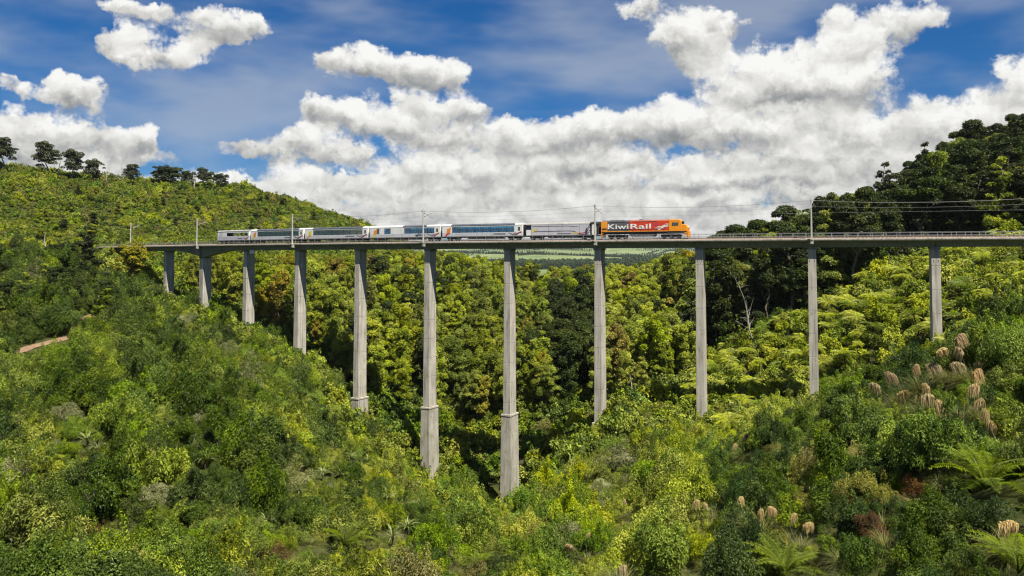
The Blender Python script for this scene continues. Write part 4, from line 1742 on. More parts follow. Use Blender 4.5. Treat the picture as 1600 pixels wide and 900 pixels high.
# library of meshes that all copies share
BUSH = ['bush_green', 'bush_deep', 'bush_olive', 'bush_lime', 'bush_blue', 'bush_flower', 'bush_brown', 'bush_rust']
NEAR, FAR = {}, {}
for i, k in enumerate(BUSH):
    fine = k in ('bush_flower', 'bush_brown', 'bush_rust')
    NEAR[k] = [shrub_meshes(k, 100 + 7 * i + v, (9000, 8000, 6500)[v], (.062, .076, .10)[v] * (.8 if fine else 1), flat=(1.05, .9, 1.35)[v], wd=(.5, .42, .30)[v], k=(22, 28, 18)[v]) for v in range(3)]
    FAR[k] = [shrub_meshes(k, 300 + 5 * i + v, 1300, .16, flat=(.95, 1.25)[v], wd=.6, k=14) for v in range(2)]
TREE = {}
for i, (k, forms) in enumerate([('forest_gold', ('column', 'cone', 'column', 'round')), ('forest_green', ('cone', 'column', 'column', 'round')), ('forest_dark', ('cone', 'round', 'open', 'column')),
                                ('forest_yellow', ('column', 'round')), ('skyline', ('round', 'open', 'round'))]):
    TREE[k] = [tree_meshes(k, f, k, 500 + 11 * i + v) for v, f in enumerate(forms)]
_r = np.random.default_rng(77)
FROND = {k: [frond_mesh('frond', k, 1.0, (math.radians(52 - 11 * v), math.radians(-80 - 6 * v)), 17, _r, .27) for v in range(3)] for k in ('fern', 'fern_fresh')}
BIGFROND = [frond_mesh('frond', 'fern_fresh', 1.0, (math.radians(70 - 13 * v), math.radians(-20 - 16 * v)), 34, _r, .21, .6) for v in range(3)]
STRAP = [strap_mesh('leaf_tuft', 'flax', 46, 1.0, .055, _r) for _ in range(2)]
BLADE = [strap_mesh('leaf_tuft', 'grass_blade', 240, 1.0, .014, _r, (.1, 1.1), 5, 1.0) for _ in range(2)]
PLUME = [plume_mesh('plume', _r, 1.0, k) for k in (380, 300, 240, 420, 340)]

LIB = bpy.data.collections.new('plant_library')


def lib_object(name, me):
    o = bpy.data.objects.new(name, me)
    LIB.objects.link(o)
    return o


# ------------------------------------------------------------------ scattered ground cover (stuff)
def scatter(name, label, cat, meshes, P, S, R, W):
    """one object of uncountable plants: points P with size S (n,3), turn R and mesh index W"""
    if not len(P):
        return
    col = bpy.data.collections.new(name + '_set')
    for i, m in enumerate(meshes):
        col.objects.link(bpy.data.objects.new('%s_kind_%02d' % (name, i), m))
    me = bpy.data.meshes.new(name)
    me.vertices.add(len(P))
    me.vertices.foreach_set('co', np.ascontiguousarray(P, dtype=np.float32).ravel())
    for nm, ty, dat in (('size', 'FLOAT_VECTOR', S), ('turn', 'FLOAT_VECTOR', R)):
        a = me.attributes.new(nm, ty, 'POINT')
        a.data.foreach_set('vector', np.ascontiguousarray(dat, dtype=np.float32).ravel())
    a = me.attributes.new('pick', 'INT', 'POINT')
    a.data.foreach_set('value', np.ascontiguousarray(W, dtype=np.int32))
    o = link(name, me)
    ng = bpy.data.node_groups.new(name, 'GeometryNodeTree')
    ng.interface.new_socket(name='Geometry', in_out='INPUT', socket_type='NodeSocketGeometry')
    ng.interface.new_socket(name='Geometry', in_out='OUTPUT', socket_type='NodeSocketGeometry')
    N = ng.nodes
    gi, go = N.new('NodeGroupInput'), N.new('NodeGroupOutput')
    ci = N.new('GeometryNodeCollectionInfo')
    ci.inputs['Collection'].default_value = col
    ci.inputs['Separate Children'].default_value = True
    ci.inputs['Reset Children'].default_value = True
    ip = N.new('GeometryNodeInstanceOnPoints')
    ip.inputs['Pick Instance'].default_value = True

    def attr(nm, ty):
        n = N.new('GeometryNodeInputNamedAttribute')
        n.data_type = ty
        n.inputs['Name'].default_value = nm
        return n.outputs['Attribute']
    L = ng.links
    L.new(gi.outputs[0], ip.inputs['Points'])
    L.new(ci.outputs[0], ip.inputs['Instance'])
    L.new(attr('pick', 'INT'), ip.inputs['Instance Index'])
    L.new(attr('turn', 'FLOAT_VECTOR'), ip.inputs['Rotation'])
    L.new(attr('size', 'FLOAT_VECTOR'), ip.inputs['Scale'])
    L.new(ip.outputs[0], go.inputs[0])
    md = o.modifiers.new('scatter', 'NODES')
    md.node_group = ng
    tag(o, label, cat, kind='stuff')
    return o


def jitter(x0, x1, y0, y1, cell):
    xs, ys = np.meshgrid(np.arange(x0, x1, cell), np.arange(y0, y1, cell))
    x = xs.ravel() + rng.uniform(-.5, .5, xs.size) * cell
    y = ys.ravel() + rng.uniform(-.5, .5, ys.size) * cell
    return x, y


def patchy(x, y, s, seed):
    """smooth patch value 0..1 for species mixing"""
    r = np.random.default_rng(seed)
    v = np.zeros_like(x)
    for k in range(5):
        a = r.uniform(0, 2 * math.pi)
        f = r.uniform(.6, 1.6) / s
        v += np.sin((x * math.cos(a) + y * math.sin(a)) * f * 6.28 + r.uniform(0, 6.28))
    return 1 / (1 + np.exp(-v * .9))


# the dirt track on the left slope
TRACK_PX = [(-60, 560), (20, 553), (48, 543), (75, 537), (100, 529), (122, 512), (135, 500), (150, 494), (175, 492), (205, 494), (240, 488), (262, 478)]
TRACK = np.array([hit(px, py, 0, 100) for px, py in TRACK_PX])


def build_track():
    from_pts = np.array(curve_pts(TRACK.tolist(), 60))
    mb = MB()
    vs = []
    for i, p in enumerate(from_pts):
        d = from_pts[min(i + 1, 59)] - from_pts[max(i - 1, 0)]
        n = np.array([-d[1], d[0], 0])
        n /= np.linalg.norm(n)
        for k in (-1.15, -.4, .4, 1.15):
            q = p + n * k
            vs.append((q[0], q[1], float(hgrid(q[0], q[1])) + .22 + (.0 if abs(k) < 1 else -.12)))
    fs = [(i * 4 + k, i * 4 + k + 1, (i + 1) * 4 + k + 1, (i + 1) * 4 + k) for i in range(59) for k in range(3)]
    mb.add(vs, fs)
    plain('track_clay', (.17, .112, .07), .95, 0, .22, 1.2, spec=.15, dirt=(.13, .11, .06))
    o = mb.obj('dirt_path', MAT['track_clay'])
    tag(o, kind='structure')
    return from_pts


TRACK_PTS = build_track()

# ------------------------------------------------------------------ planting
PIER_X = [float(np.interp(t, _ts, _ix)) for t in range(13)]
PIER_Y = [float(np.interp(t, _ts, _iy)) for t in range(13)]
PIER_PX = [265, 322, 390, 470, 564, 672, 797, 937, 1094, 1268, 1460]
ORD = ['first', 'second', 'third', 'fourth', 'fifth', 'sixth', 'seventh', 'eighth', 'ninth', 'tenth', 'eleventh']


def clear_of_piers(x, y, d):
    ok = np.ones(len(x), bool)
    for a, c in zip(PIER_X, PIER_Y):
        ok &= (x - a) ** 2 + (y - c) ** 2 > d * d
    return ok


def near_pier(px):
    return ORD[int(np.argmin([abs(px - q) for q in PIER_PX]))]


SIGHT = []      # things that stay in view: px, lowest py to show, half width in px, distance
RES = []        # spots kept free for hand-placed plants: x, y, radius


def keep_free(p, r):
    RES.append((p[0], p[1], r))


# ---- hand-placed plants first, so that the scatter leaves room
def put_tree(kind, v, base, height, label, cat='tree', group=None, spread=1.0, name='tree', rz=None):
    tm, cm = TREE[kind][v % len(TREE[kind])]
    root = empty(name, base, random.uniform(0, 6.28) if rz is None else rz)
    root.scale = (height * spread, height * spread, height)
    link('trunk', tm, root)
    link('crown', cm, root)
    tag(root, label, cat, group)
    return root


def put_shrub(kind, v, base, rad, label, group=None, hs=1.0, name='shrub'):
    sm, fm = NEAR[kind][v % 3]
    root = empty(name, base, random.uniform(0, 6.28))
    root.scale = (rad, rad, rad * hs)
    link('stems', sm, root)
    link('foliage', fm, root)
    tag(root, label, 'shrub', group)
    return root


def put_fern(base, size, label, name='fern', n=15, trunk=0.0, group=None, kind='big', cat='fern'):
    root = empty(name, base, random.uniform(0, 6.28))
    tag(root, label, cat, group)
    if trunk:
        mb = MB()
        mb.tube([(0, 0, -1.0), (.05, .03, trunk * .5), (0, 0, trunk)], [.16, .11, .14], 7)
        mb.obj('trunk', MAT['fern_trunk'], root)
    meshes = BIGFROND if kind == 'big' else FROND[kind]
    for i in range(n):
        o = link('frond', meshes[i % 3 if i > n * .3 else 0], root)
        o.location = (0, 0, trunk)
        o.rotation_euler = (random.uniform(-.15, .15), random.uniform(-.22, .12), i * 2 * math.pi / n + random.uniform(-.2, .2))
        s = size * random.uniform(.8, 1.1)
        o.scale = (s, s, s)
    return root


def dead_tree(base, height, label, seed, mat='dead_wood', lean=(0, 0), name='dead_tree', branches=9, rad=.16):
    r = np.random.default_rng(seed)
    root = empty(name, base)
    tag(root, label, 'dead tree')
    mb = MB()
    n = 7
    pts = []
    for i in range(n + 1):
        f = i / n
        pts.append((lean[0] * f * height + .03 * height * math.sin(f * 7 + seed), lean[1] * f * height, -.05 * height + 1.05 * height * f))
    mb.tube(pts, [rad * (1 - .8 * i / n) for i in range(n + 1)], 6)
    mb.obj('trunk', MAT[mat], root)
    for k in range(branches):
        i = r.integers(2, n)
        p = np.array(pts[i])
        a = r.uniform(0, 6.28)
        ln = height * r.uniform(.12, .32) * (1.15 - i / n)
        d = np.array([math.cos(a), math.sin(a), r.uniform(.4, 1.3)])
        q = p + d * ln * .5
        e = q + (d + r.normal(size=3) * .5) * ln * .5
        b = MB()
        rr = rad * (.5 - .3 * i / n)
        b.tube([p, q, e], [rr, rr * .7, rr * .25], 5)
        b.tube([q, q + (d + r.normal(size=3) * .8) * ln * .4], [rr * .5, rr * .15], 4)
        b.obj('branch', MAT[mat], root)
    return root


def special_plants():
    # crest trees on the far hill
    crest = [
        (4, 262, 48, 'skyline', 0, 'dark broad tree cut by the left edge of the photo on the hill crest', 1.15),
        (72, 268, 50, 'skyline', 0, 'dark round tree standing tallest on the far hill crest', 1.2),
        (112, 280, 46, 'skyline', 2, 'dark bushy tree just right of the tallest crest tree', 1.1),
        (146, 274, 36, 'skyline', 2, 'small ragged dark tree, third round one along the crest', 1.1),
        (205, 275, 32, 'skyline', 0, 'small round tree beside the pale dead trunk on the crest', 1.2),
    ]
    for px, py, hpx, k, v, lab, sp in crest:
        b = at(px, py, 452.0)
        b[2] = float(hgrid(b[0], b[1])) - .5
        put_tree(k, v, b, hpx * 452 / FPX + 1.0, lab, spread=sp * 1.25, group=None, name='crest_tree')
        keep_free(b, 3)
    row = [(246, 286, 25), (258, 287, 27), (270, 288, 24), (282, 288, 25), (294, 289, 21), (318, 291, 25), (332, 292, 22), (346, 293, 20)]
    for i, (px, py, hpx) in enumerate(row):
        b = at(px, py, 455.0)
        b[2] = float(hgrid(b[0], b[1])) - .5
        put_tree('skyline', (1, 2, 0)[i % 3], b, hpx * 1.2 * 455 / FPX + .8,
                 'dark tree in the long tight row of trees on the hill crest' if i < 5 else 'dark tree in the short row of trees right of the long crest row', spread=1.5, name='crest_tree',
                 group='long row on the crest' if i < 5 else 'short row on the crest')
        keep_free(b, 2)
    for i, (px, py, hpx, lab) in enumerate([(93, 268, 40, 'thin bare dead trunk between the two tallest crest trees'), (166, 276, 22, 'short bare snag standing alone on the crest'),
                                            (191, 282, 36, 'pale dead trunk with broken top on the crest'), (303, 290, 26, 'bare grey stem between the two rows of crest trees')]):
        b = at(px, py, 450.0)
        b[2] = float(hgrid(b[0], b[1])) - .5
        dead_tree(b, hpx * 450 / FPX + .5, lab, 40 + i, 'dead_wood_grey', branches=6, rad=.28)
    # dead trees in the valley
    b = hit(1184, 545, 0, 150)
    dead_tree(b, 17, 'tall pale dead tree with forked bare branches between ninth and tenth piers', 3, 'dead_wood', (-.30, 0), branches=10, rad=.24)
    b = hit(664, 722, .5, 150)
    dead_tree(b, 13, 'bare grey dead tree leaning against the pedestal of the sixth pier', 5, 'dead_wood', (.06, 0), branches=12, rad=.22)
    keep_free(b, 2.5)
    b = hit(1028, 606, 0, 170)
    dead_tree(b, 16, 'straight pale bare trunk between eighth and ninth piers', 9, 'dead_wood_grey', (.0, 0), branches=4, rad=.26)
    b = hit(986, 640, 0, 150)
    dead_tree(b, 8, 'short grey stump trunk right of the eighth pier', 10, 'dead_wood_grey', branches=3, rad=.25)
    b = hit(70, 402, 0, 200)
    dead_tree(b, 8, 'bare grey trunk among green trees near the left end of the viaduct', 12, 'dead_wood_grey', branches=5, rad=.25)
    # marked trees near the left end
    for px, py, hpx, k, v, lab, D in [(203, 452, 72, 'forest_yellow', 1, 'golden yellow tree in front of the left end of the deck', 262),
                                      (136, 415, 62, 'forest_dark', 0, 'dark conical tree covering the left end of the viaduct', 262),
                                      (352, 466, 66, 'forest_yellow', 0, 'yellow orange tree behind the third pier', 300)]:
        b = at(px, py, D)
        b[2] = float(hgrid(b[0], b[1])) - .3
        top = at(px, py - hpx, D)[2]
        put_tree(k, v, b, max(8, top - b[2]), lab, spread=1.25)
        keep_free(b, 3.5)
    # trees that stand out of the right-hand forest
    for px, py, hpx, k, v, lab, D in [(1448, 318, 96, 'forest_dark', 0, 'tall dark tree standing out of the right skyline, largest pointed one', 262),
                                      (1386, 335, 82, 'forest_dark', 0, 'slim dark pointed tree on the skyline left of the tallest pointed one', 258),
                                      (1290, 392, 88, 'forest_dark', 3, 'dark tree rising above the deck right of the tenth pier mast', 250),
                                      (1232, 398, 74, 'forest_dark', 2, 'ragged open tree above the deck left of the tenth pier mast', 246),
                                      (1172, 402, 54, 'forest_dark', 2, 'small ragged tree showing over the railing right of the locomotive', 252),
                                      (1130, 404, 48, 'forest_dark', 2, 'low ragged tree showing over the railing nearest the locomotive', 255),
                                      (1520, 290, 96, 'forest_dark', 2, 'open ragged tree high on the right skyline', 268),
                                      (1352, 396, 92, 'forest_green', 3, 'rusty olive rounded tree above the deck between tenth and eleventh piers', 236)]:
        b = at(px, py, D)
        b[2] = float(hgrid(b[0], b[1])) - .5
        put_tree(k, v, b, max(7, at(px, py - hpx, D)[2] - b[2]), lab, spread=.95 if v != 2 else 1.2, name='standing_tree')
        keep_free(b, 3.0)
    b = at(1410, 372, 222)
    b[2] = float(hgrid(b[0], b[1]))
    put_shrub('bush_flower', 0, b, 4.2, 'pale silvery shrub right behind the railing near the eleventh pier', hs=1.3)
    keep_free(b, 4.0)
    # big ferns in front
    for px, py, w, lab in [(1540, 770, 3.0, 'large bright green fern on the right foreground spur'), (1226, 905, 2.3, 'bright fern cut by the bottom edge, right of centre'),
                           (1592, 905, 2.0, 'bright fern in the bottom right corner'), (540, 860, 3.6, 'large feathery fern at the bottom, left of centre'),
                           (268, 825, 3.4, 'large dark feathery fern low on the left slope'), (745, 890, 2.4, 'small fern at the bottom edge below the seventh pier')]:
        b = hit(px, py, .3)
        put_fern(b + np.array([0, 0, .35]), w, lab, n=17)
        SIGHT.append((px, py + 4, w * .8 * FPX / b[1], b[1]))
        keep_free(b, w * .62)
    # spiky rosettes
    spots = [(548, 716, 2.6), (576, 722, 2.2), (505, 742, 1.9), (533, 742, 1.9), (556, 752, 1.8), (608, 778, 2.2), (636, 826, 1.9), (614, 842, 1.8), (137, 690, 2.2), (152, 702, 2.0),
             (321, 722, 2.4), (302, 700, 1.7), (330, 466, 2.6), (318, 462, 2.4), (8, 848, 1.9), (1178, 550, 2.6), (860, 640, 2.2), (416, 815, 1.6), (690, 790, 2.0), (466, 770, 1.6)]
    labs = {0: 'largest dark green spiky rosette left of the sixth pier', 12: 'pale spiky rosette at the foot of the second pier', 13: 'pale spiky rosette just left of the second pier foot',
            15: 'spiky cabbage tree head beside the pale dead tree', 14: 'spiky rosette at the left edge near the bottom', 16: 'spiky rosette in front of the dark gully between seventh and eighth piers'}
    for i, (px, py, s) in enumerate(spots):
        b = hit(px, py, 1.0)
        root = empty('flax_plant', b + np.array([0, 0, 1.0]), random.uniform(0, 6.28))
        tag(root, labs.get(i, 'spiky strap-leaved rosette among the shrubs on the left slope'), 'flax', None if i in labs else 'spiky strap-leaved rosette among the shrubs on the left slope')
        o = link('leaf_tuft', STRAP[i % 2], root)
        tag(o, kind='stuff')
        o.scale = (s, s, s)
        mb = MB()
        mb.tube([(0, 0, -1.6), (0, 0, .05)], [.10, .12], 6)
        mb.obj('stem', MAT['fern_trunk'], root)
        keep_free(b, s * .45)
        SIGHT.append((px, py + 6, s * .5 * FPX / b[1], b[1]))
    # toetoe grass with its plumes: clump centre and plume tops in the photograph
    toetoe = [
        ('toetoe grass with four hanging plumes highest on the right spur', [(1501, 523), (1512, 540), (1521, 556), (1528, 562)]),
        ('toetoe grass with two plumes below the foot of the last pier', [(1466, 540), (1484, 560)]),
        ('toetoe grass with three tan plumes close together, left on the right spur', [(1414, 577), (1432, 570), (1453, 561)]),
        ('toetoe grass with a bleached plume at the left end of the plume group', [(1386, 596), (1402, 604)]),
        ('toetoe grass with the broad tan plume in the middle of the plume group', [(1461, 598), (1440, 612)]),
        ('toetoe grass with orange plumes hanging one below another', [(1526, 576), (1517, 592), (1524, 616)]),
        ('toetoe grass with one short plume under the plume group', [(1495, 624)]),
        ('toetoe grass with a thin greenish plume right of the plume group', [(1554, 640), (1566, 655)]),
        ('toetoe grass with two pale plumes behind the right spur', [(1162, 674), (1148, 690)]),
        ('toetoe grass with tan plumes low in the centre right', [(1158, 776), (1190, 798), (1222, 792)]),
        ('toetoe grass with faded plumes left of the tan plumes', [(1086, 780), (1112, 782)]),
        ('toetoe grass with pale plumes at the bottom, right of centre', [(918, 830), (905, 846)]),
        ('toetoe grass with a dry plume close to the bottom edge', [(970, 882)]),
        ('toetoe grass with a small plume beside the bottom fern', [(1257, 812), (1240, 800)]),
        ('toetoe grass with a single thin plume near the right corner', [(1560, 800)]),
        ('toetoe grass with a single narrow plume in yellow green scrub', [(977, 780)]),
    ]
    for i, (lab, tops) in enumerate(toetoe):
        px = sum(t[0] for t in tops) / len(tops)
        py = max(t[1] for t in tops)
        b = hit(px + 8, py + 18, 1.25)
        root = empty('toetoe_grass', b)
        tag(root, lab, 'grass clump')
        for k in range(3):
            o = link('leaf_tuft', BLADE[k % 2], root)
            tag(o, kind='stuff')
            s = random.uniform(1.9, 2.7) * (.62 if b[1] < 46 else 1)
            o.scale = (s, s, s)
            o.location = (random.uniform(-.5, .5), random.uniform(-.5, .5), -.1)
            o.rotation_euler = (0, 0, random.uniform(0, 6))
        for k, (tx, ty) in enumerate(tops):
            SIGHT.append((tx, ty + 36, 14, b[1] + 1))
            top = at(tx, ty, b[1] + random.uniform(-.6, .6))
            sz = random.uniform(.72, 1.05) * (.8 if ty > 730 else 1.0 if b[1] < 75 else 1.3)
            s0 = top - np.array([.30 * sz, 0, 1.0 * sz])
            loc = s0 - b
            st = MB()
            st.tube([(loc[0] * .2, loc[1] * .2, 0), (loc[0] * .7, loc[1] * .7, loc[2] * .6), loc], [.014, .011, .008], 5)
            st.obj('stalk', MAT['dead_wood'], root)
            o = link('plume', PLUME[(i * 2 + k) % 5], root)
            o.location = loc
            o.rotation_euler = (random.gauss(0, .18), random.uniform(-.25, .35), random.choice((0, .5, -.5, math.pi * .9, 2.4)))
            o.scale = (sz * random.uniform(.8, 1.3), sz, sz * random.uniform(.8, 1.1))
        keep_free(b, 1.0)
    # shrubs one can point at
    for px, py, r_, k, lab in [(102, 652, 2.6, 'bush_flower', 'pale flowering shrub high on the left slope'), (22, 745, 3.6, 'bush_flower', 'big pale cream shrub at the left edge'),
                               (306, 655, 2.0, 'bush_flower', 'pale flowering shrub in the middle of the left slope'), (282, 505, 3.4, 'bush_flower', 'silvery shrub right of the dirt path below the first piers'),
                               (358, 545, 2.6, 'bush_flower', 'silvery shrub below the third pier'), (968, 722, 3.0, 'bush_flower', 'white flowering shrub right of the eighth pier foot'),
                               (945, 765, 2.4, 'bush_flower', 'low white flowering shrub below the larger one'), (815, 720, 1.5, 'bush_flower', 'pale shrub at the foot of the seventh pier'),
                               (240, 780, 2.2, 'bush_flower', 'pale shrub on the lower left slope'), (146, 832, 1.3, 'bush_rust', 'rust red dead fern patch on the lower left slope'),
                               (424, 868, 1.5, 'bush_rust', 'rust brown patch near the bottom, left of the large fern'), (1432, 768, .9, 'bush_rust', 'small rust red shrub left of the large right fern'),
                               (1362, 836, .9, 'bush_rust', 'rust brown shrub in the lower right'), (855, 672, 3.2, 'bush_brown', 'brown heathy shrub between seventh and eighth piers'),
                               (1010, 668, 2.8, 'bush_brown', 'brown heathy shrub right of the eighth pier foot'), (1140, 672, 2.4, 'bush_brown', 'brown heathy shrub right of the ninth pier foot'),
                               (925, 655, 2.2, 'bush_brown', 'brown heathy shrub at the foot of the eighth pier')]:
        b = hit(px, py, r_ * .35)
        put_shrub(k, random.randint(0, 2), b, r_, lab, hs=.95)
        keep_free(b, r_ * .8)
        SIGHT.append((px, py + 2, r_ * .7 * FPX / b[1], b[1]))


special_plants()
RESA = np.array(RES)


def free(x, y):
    ok = np.ones(len(x), bool)
    for a, c, r in RES:
        ok &= (x - a) ** 2 + (y - c) ** 2 > r * r
    return ok


def off_track(x, y):
    """nothing grows on the track, nor tall right in front of its open stretches"""
    ok = np.ones(len(x), bool)
    for p in TRACK_PTS[::2]:
        ok &= (x - p[0]) ** 2 + (y - p[1]) ** 2 > 2.0 ** 2
    px, _, _ = project(np.stack([x, y, hgrid(x, y)], -1))
    for a, c in ((36, 104), (132, 158)):
        seg = [p for p in TRACK_PTS if a - 4 < project(p)[0] < c + 4]
        ym = np.mean([p[1] for p in seg])
        ok &= ~((px > a) & (px < c) & (y < ym + 1) & (y > ym - 13))
    return ok


# ---- shrubs in front of the viaduct
def shrub_points():
    out = []
    for (x0, x1, y0, y1, cell, zone) in ((-175, 40, 52, 262, 2.3, 'slope'), (-60, 120, 50, 178, 2.2, 'slope'), (4, 95, 22, 112, 1.45, 'spur')):
        x, y = jitter(x0, x1, y0, y1, cell)
        z = hgrid(x, y)
        px, py, dep = project(np.stack([x, y, z], -1))
        spur = (px > 1130 - (y - 40) * .6) & (y < 108) & (px > 1010)
        ok = (px > -170) & (px < 1770) & (py < 985) & (y < bridge_y(x) + 4) & (spur == (zone == 'spur'))
        if zone == 'slope':
            if x0 == -175:
                ok &= px < 790
            else:
                ok &= px >= 790
        x, y, z, px, py = x[ok], y[ok], z[ok], px[ok], py[ok]
        ok = free(x, y) & clear_of_piers(x, y, 2.6) & off_track(x, y) & visible(x, y, z + 2.5)
        for a, c, d, e, f in zip(x[ok], y[ok], z[ok], px[ok], py[ok]):
            out.append((a, c, d, e, f, zone))
    return out


for p in TRACK_PTS[::2]:
    tpx, tpy, _ = project(p)
    if 34 < tpx < 106 or 130 < tpx < 160:
        SIGHT.append((float(tpx), float(tpy) + 2, 2, p[1]))
SHRUBS = shrub_points()
sx = np.array([s[0] for s in SHRUBS])
sy = np.array([s[1] for s in SHRUBS])
sz_ = np.array([s[2] for s in SHRUBS])
spx = np.array([s[3] for s in SHRUBS])
spy = np.array([s[4] for s in SHRUBS])
szone = np.array([s[5] for s in SHRUBS])
pa, pb, pc = patchy(sx, sy, 34, 1), patchy(sx, sy, 16, 2), patchy(sx, sy, 60, 3)
u1 = rng.uniform(0, 1, len(SHRUBS))
kind = np.empty(len(SHRUBS), object)
rad = np.empty(len(SHRUBS))
for i in range(len(SHRUBS)):
    if szone[i] == 'spur':
        k = 'bush_blue' if pb[i] > .62 else 'bush_deep' if pa[i] > .35 else 'bush_green'  # deep green darkens the spur in place of cloud shade
        if u1[i] < .16: k = 'bush_green'
        if u1[i] > .95: k = 'bush_brown'
        if .86 < u1[i] < .90: k = 'bush_olive'
        rad[i] = .65 + 1.1 * rng.uniform() ** 1.6
    elif spx[i] < 790:
        k = 'bush_green' if pa[i] > .62 else 'bush_deep'  # mostly deep green, leaf colour standing in for cloud shade
        if pb[i] > .78: k = 'bush_olive'
        if spx[i] > 420 and spy[i] < 640 and u1[i] < .5: k = 'bush_green'
        if spy[i] > 640 and spx[i] > 430 and u1[i] < .5: k = 'bush_lime' if u1[i] < .25 else 'bush_olive'
        if u1[i] > .98: k = 'bush_flower'
        if .90 < u1[i] < .915: k = 'bush_brown'
        if spy[i] < 520 and spx[i] < 260 and u1[i] < .5: k = 'bush_deep'
        rad[i] = (1.2 + 2.6 * rng.uniform() ** 2.2) * (1.15 if spx[i] < 300 and spy[i] < 560 else 1)
    else:
        k = 'bush_lime' if pa[i] > .38 else 'bush_olive'
        if pb[i] > .72: k = 'bush_green'
        if u1[i] > .94: k = 'bush_brown'
        if .88 < u1[i] < .90: k = 'bush_flower'
        if spx[i] < 900 and u1[i] < .4: k = 'bush_green'
        rad[i] = 1.0 + 2.1 * rng.uniform() ** 2.0
    kind[i] = k

# keep the feet of the piers in sight: shrubs in front stay below the line the photograph shows
FOOT = [466, 484, 519, 562, 648, 732, 796, 664, 657, 629, 538]
keep = np.ones(len(SHRUBS), bool)
for q, fy_ in zip(PIER_PX, FOOT):
    hw = rad * .95 * FPX / sy + 9
    inn = np.abs(spx - q) < hw
    for i in np.nonzero(inn)[0]:
        lim = at(spx[i], fy_ - 3, sy[i])[2] - sz_[i]
        if lim < rad[i] * 2.0:
            if lim < .55:
                keep[i] = False
            else:
                rad[i] = lim / 2.0
for q, fy_, hw0, dd in SIGHT:
    hw = rad * .9 * FPX / sy + hw0
    inn = (np.abs(spx - q) < hw) & (sy < dd - .5)
    for i in np.nonzero(inn)[0]:
        lim = at(spx[i], fy_, sy[i])[2] - sz_[i]
        if lim < rad[i] * 1.6:
            if lim < .3:
                keep[i] = False
            else:
                rad[i] = max(.3, lim / 1.6)
sx, sy, sz_, spx, spy, szone, kind, rad, u1 = (a[keep] for a in (sx, sy, sz_, spx, spy, szone, kind, rad, u1))
SHRUBS = list(range(len(sx)))

# the three hundred that show largest become plants of their own
size_px = rad * FPX / sy * np.where((spx > 0) & (spx < 1600) & (spy < 890), 1.0, 0.0)
# spread them over the slopes: largest of each small picture cell first
cell = (spx // 62).astype(int) * 1000 + (spy // 40).astype(int)
rank = np.zeros(len(SHRUBS))
order = np.argsort(-size_px)
seen = {}
for i in order:
    seen[cell[i]] = seen.get(cell[i], 0) + 1
    rank[i] = seen[cell[i]]
score = size_px / rank
pick = np.argsort(-score)[:290]
is_ind = np.zeros(len(SHRUBS), bool)
is_ind[pick] = True
LOOK = {'bush_green': 'rounded mid green shrub', 'bush_deep': 'dense dark green shrub', 'bush_olive': 'olive green shrub', 'bush_lime': 'bright lime green shrub',
        'bush_blue': 'glossy blue green shrub', 'bush_flower': 'pale flowering bush', 'bush_brown': 'brownish heathy bush', 'bush_rust': 'rust brown bush'}


def where(px, py, zone):
    if zone == 'spur':
        if py > 790:
            return 'at the bottom, ' + ('in the right corner' if px > 1480 else 'left of the right corner' if px > 1320 else 'right of the bottom fern' if px > 1226 else 'right of centre')
        if px > 1470:
            return 'right of the toetoe plumes, ' + ('high up' if py < 600 else 'above the large fern' if py < 700 else 'beside the large fern')
        if px > 1340:
            return 'under the toetoe plumes' if py > 640 else 'among the toetoe plumes'
        return 'on the left flank of the right spur, ' + ('high up' if py < 690 else 'low down')
    if py > 840:
        return 'along the bottom edge, ' + ('far left' if px < 200 else 'left' if px < 420 else 'centre left' if px < 620 else 'centre' if px < 900 else 'right of centre')
    lev = 'high up' if py < 560 else 'halfway down' if py < 690 else 'low down'
    if px < 240:
        return 'on the far left slope, ' + ('above the dirt path' if py < 545 else 'below the dirt path' if py < 640 else lev)
    return 'below the %s pier from the left, %s' % (near_pier(px), lev)


for i in np.nonzero(is_ind)[0]:
    w = where(spx[i], spy[i], szone[i])
    lab = LOOK[kind[i]] + ' ' + w
    put_shrub(kind[i], int(rng.integers(0, 3)), (sx[i], sy[i], sz_[i] - .05), rad[i], lab, group=lab, hs=rng.uniform(1.0, 1.7))
rest = ~is_ind
meshes = [NEAR[k][v][1] for k in BUSH for v in range(3)]
for nm, sel, lab in (('scrub', rest & (szone == 'slope') & (spx < 790), 'continuous green scrub covering the left slope between the larger shrubs'),
                     ('scrub', rest & (szone == 'slope') & (spx >= 790), 'yellow green scrub covering the bank below the right-hand piers'),
                     ('scrub', rest & (szone == 'spur'), 'dark glossy scrub covering the right foreground spur')):
    ii = np.nonzero(sel)[0]
    n = len(ii)
    scatter(nm, lab, 'scrub', meshes, np.stack([sx[ii], sy[ii], sz_[ii] - .05], -1),
            np.stack([rad[ii], rad[ii], rad[ii] * rng.uniform(.8, 1.75, n)], -1), np.stack([rng.normal(0, .12, n), rng.normal(0, .12, n), rng.uniform(0, 6.28, n)], -1),
            np.array([BUSH.index(kind[i]) * 3 + int(rng.integers(0, 3)) for i in ii]))

# ---- grass and low growth between the shrubs, so that no bare soil shows
x, y = jitter(-60, 70, 20, 120, 1.25)
z = hgrid(x, y)
px, py, _ = project(np.stack([x, y, z], -1))
ok = (px > -60) & (px < 1680) & (py < 960) & (y < 105) & free(x, y)
ii = np.nonzero(ok)[0]
n = len(ii)
s = rng.uniform(.5, 1.3, n)
scatter('grass_tufts', 'long grass growing between the foreground shrubs', 'grass', BLADE, np.stack([x[ii], y[ii], z[ii] - .05], -1), np.stack([s, s, s], -1),
        np.stack([np.zeros(n), np.zeros(n), rng.uniform(0, 6.28, n)], -1), rng.integers(0, 2, n))

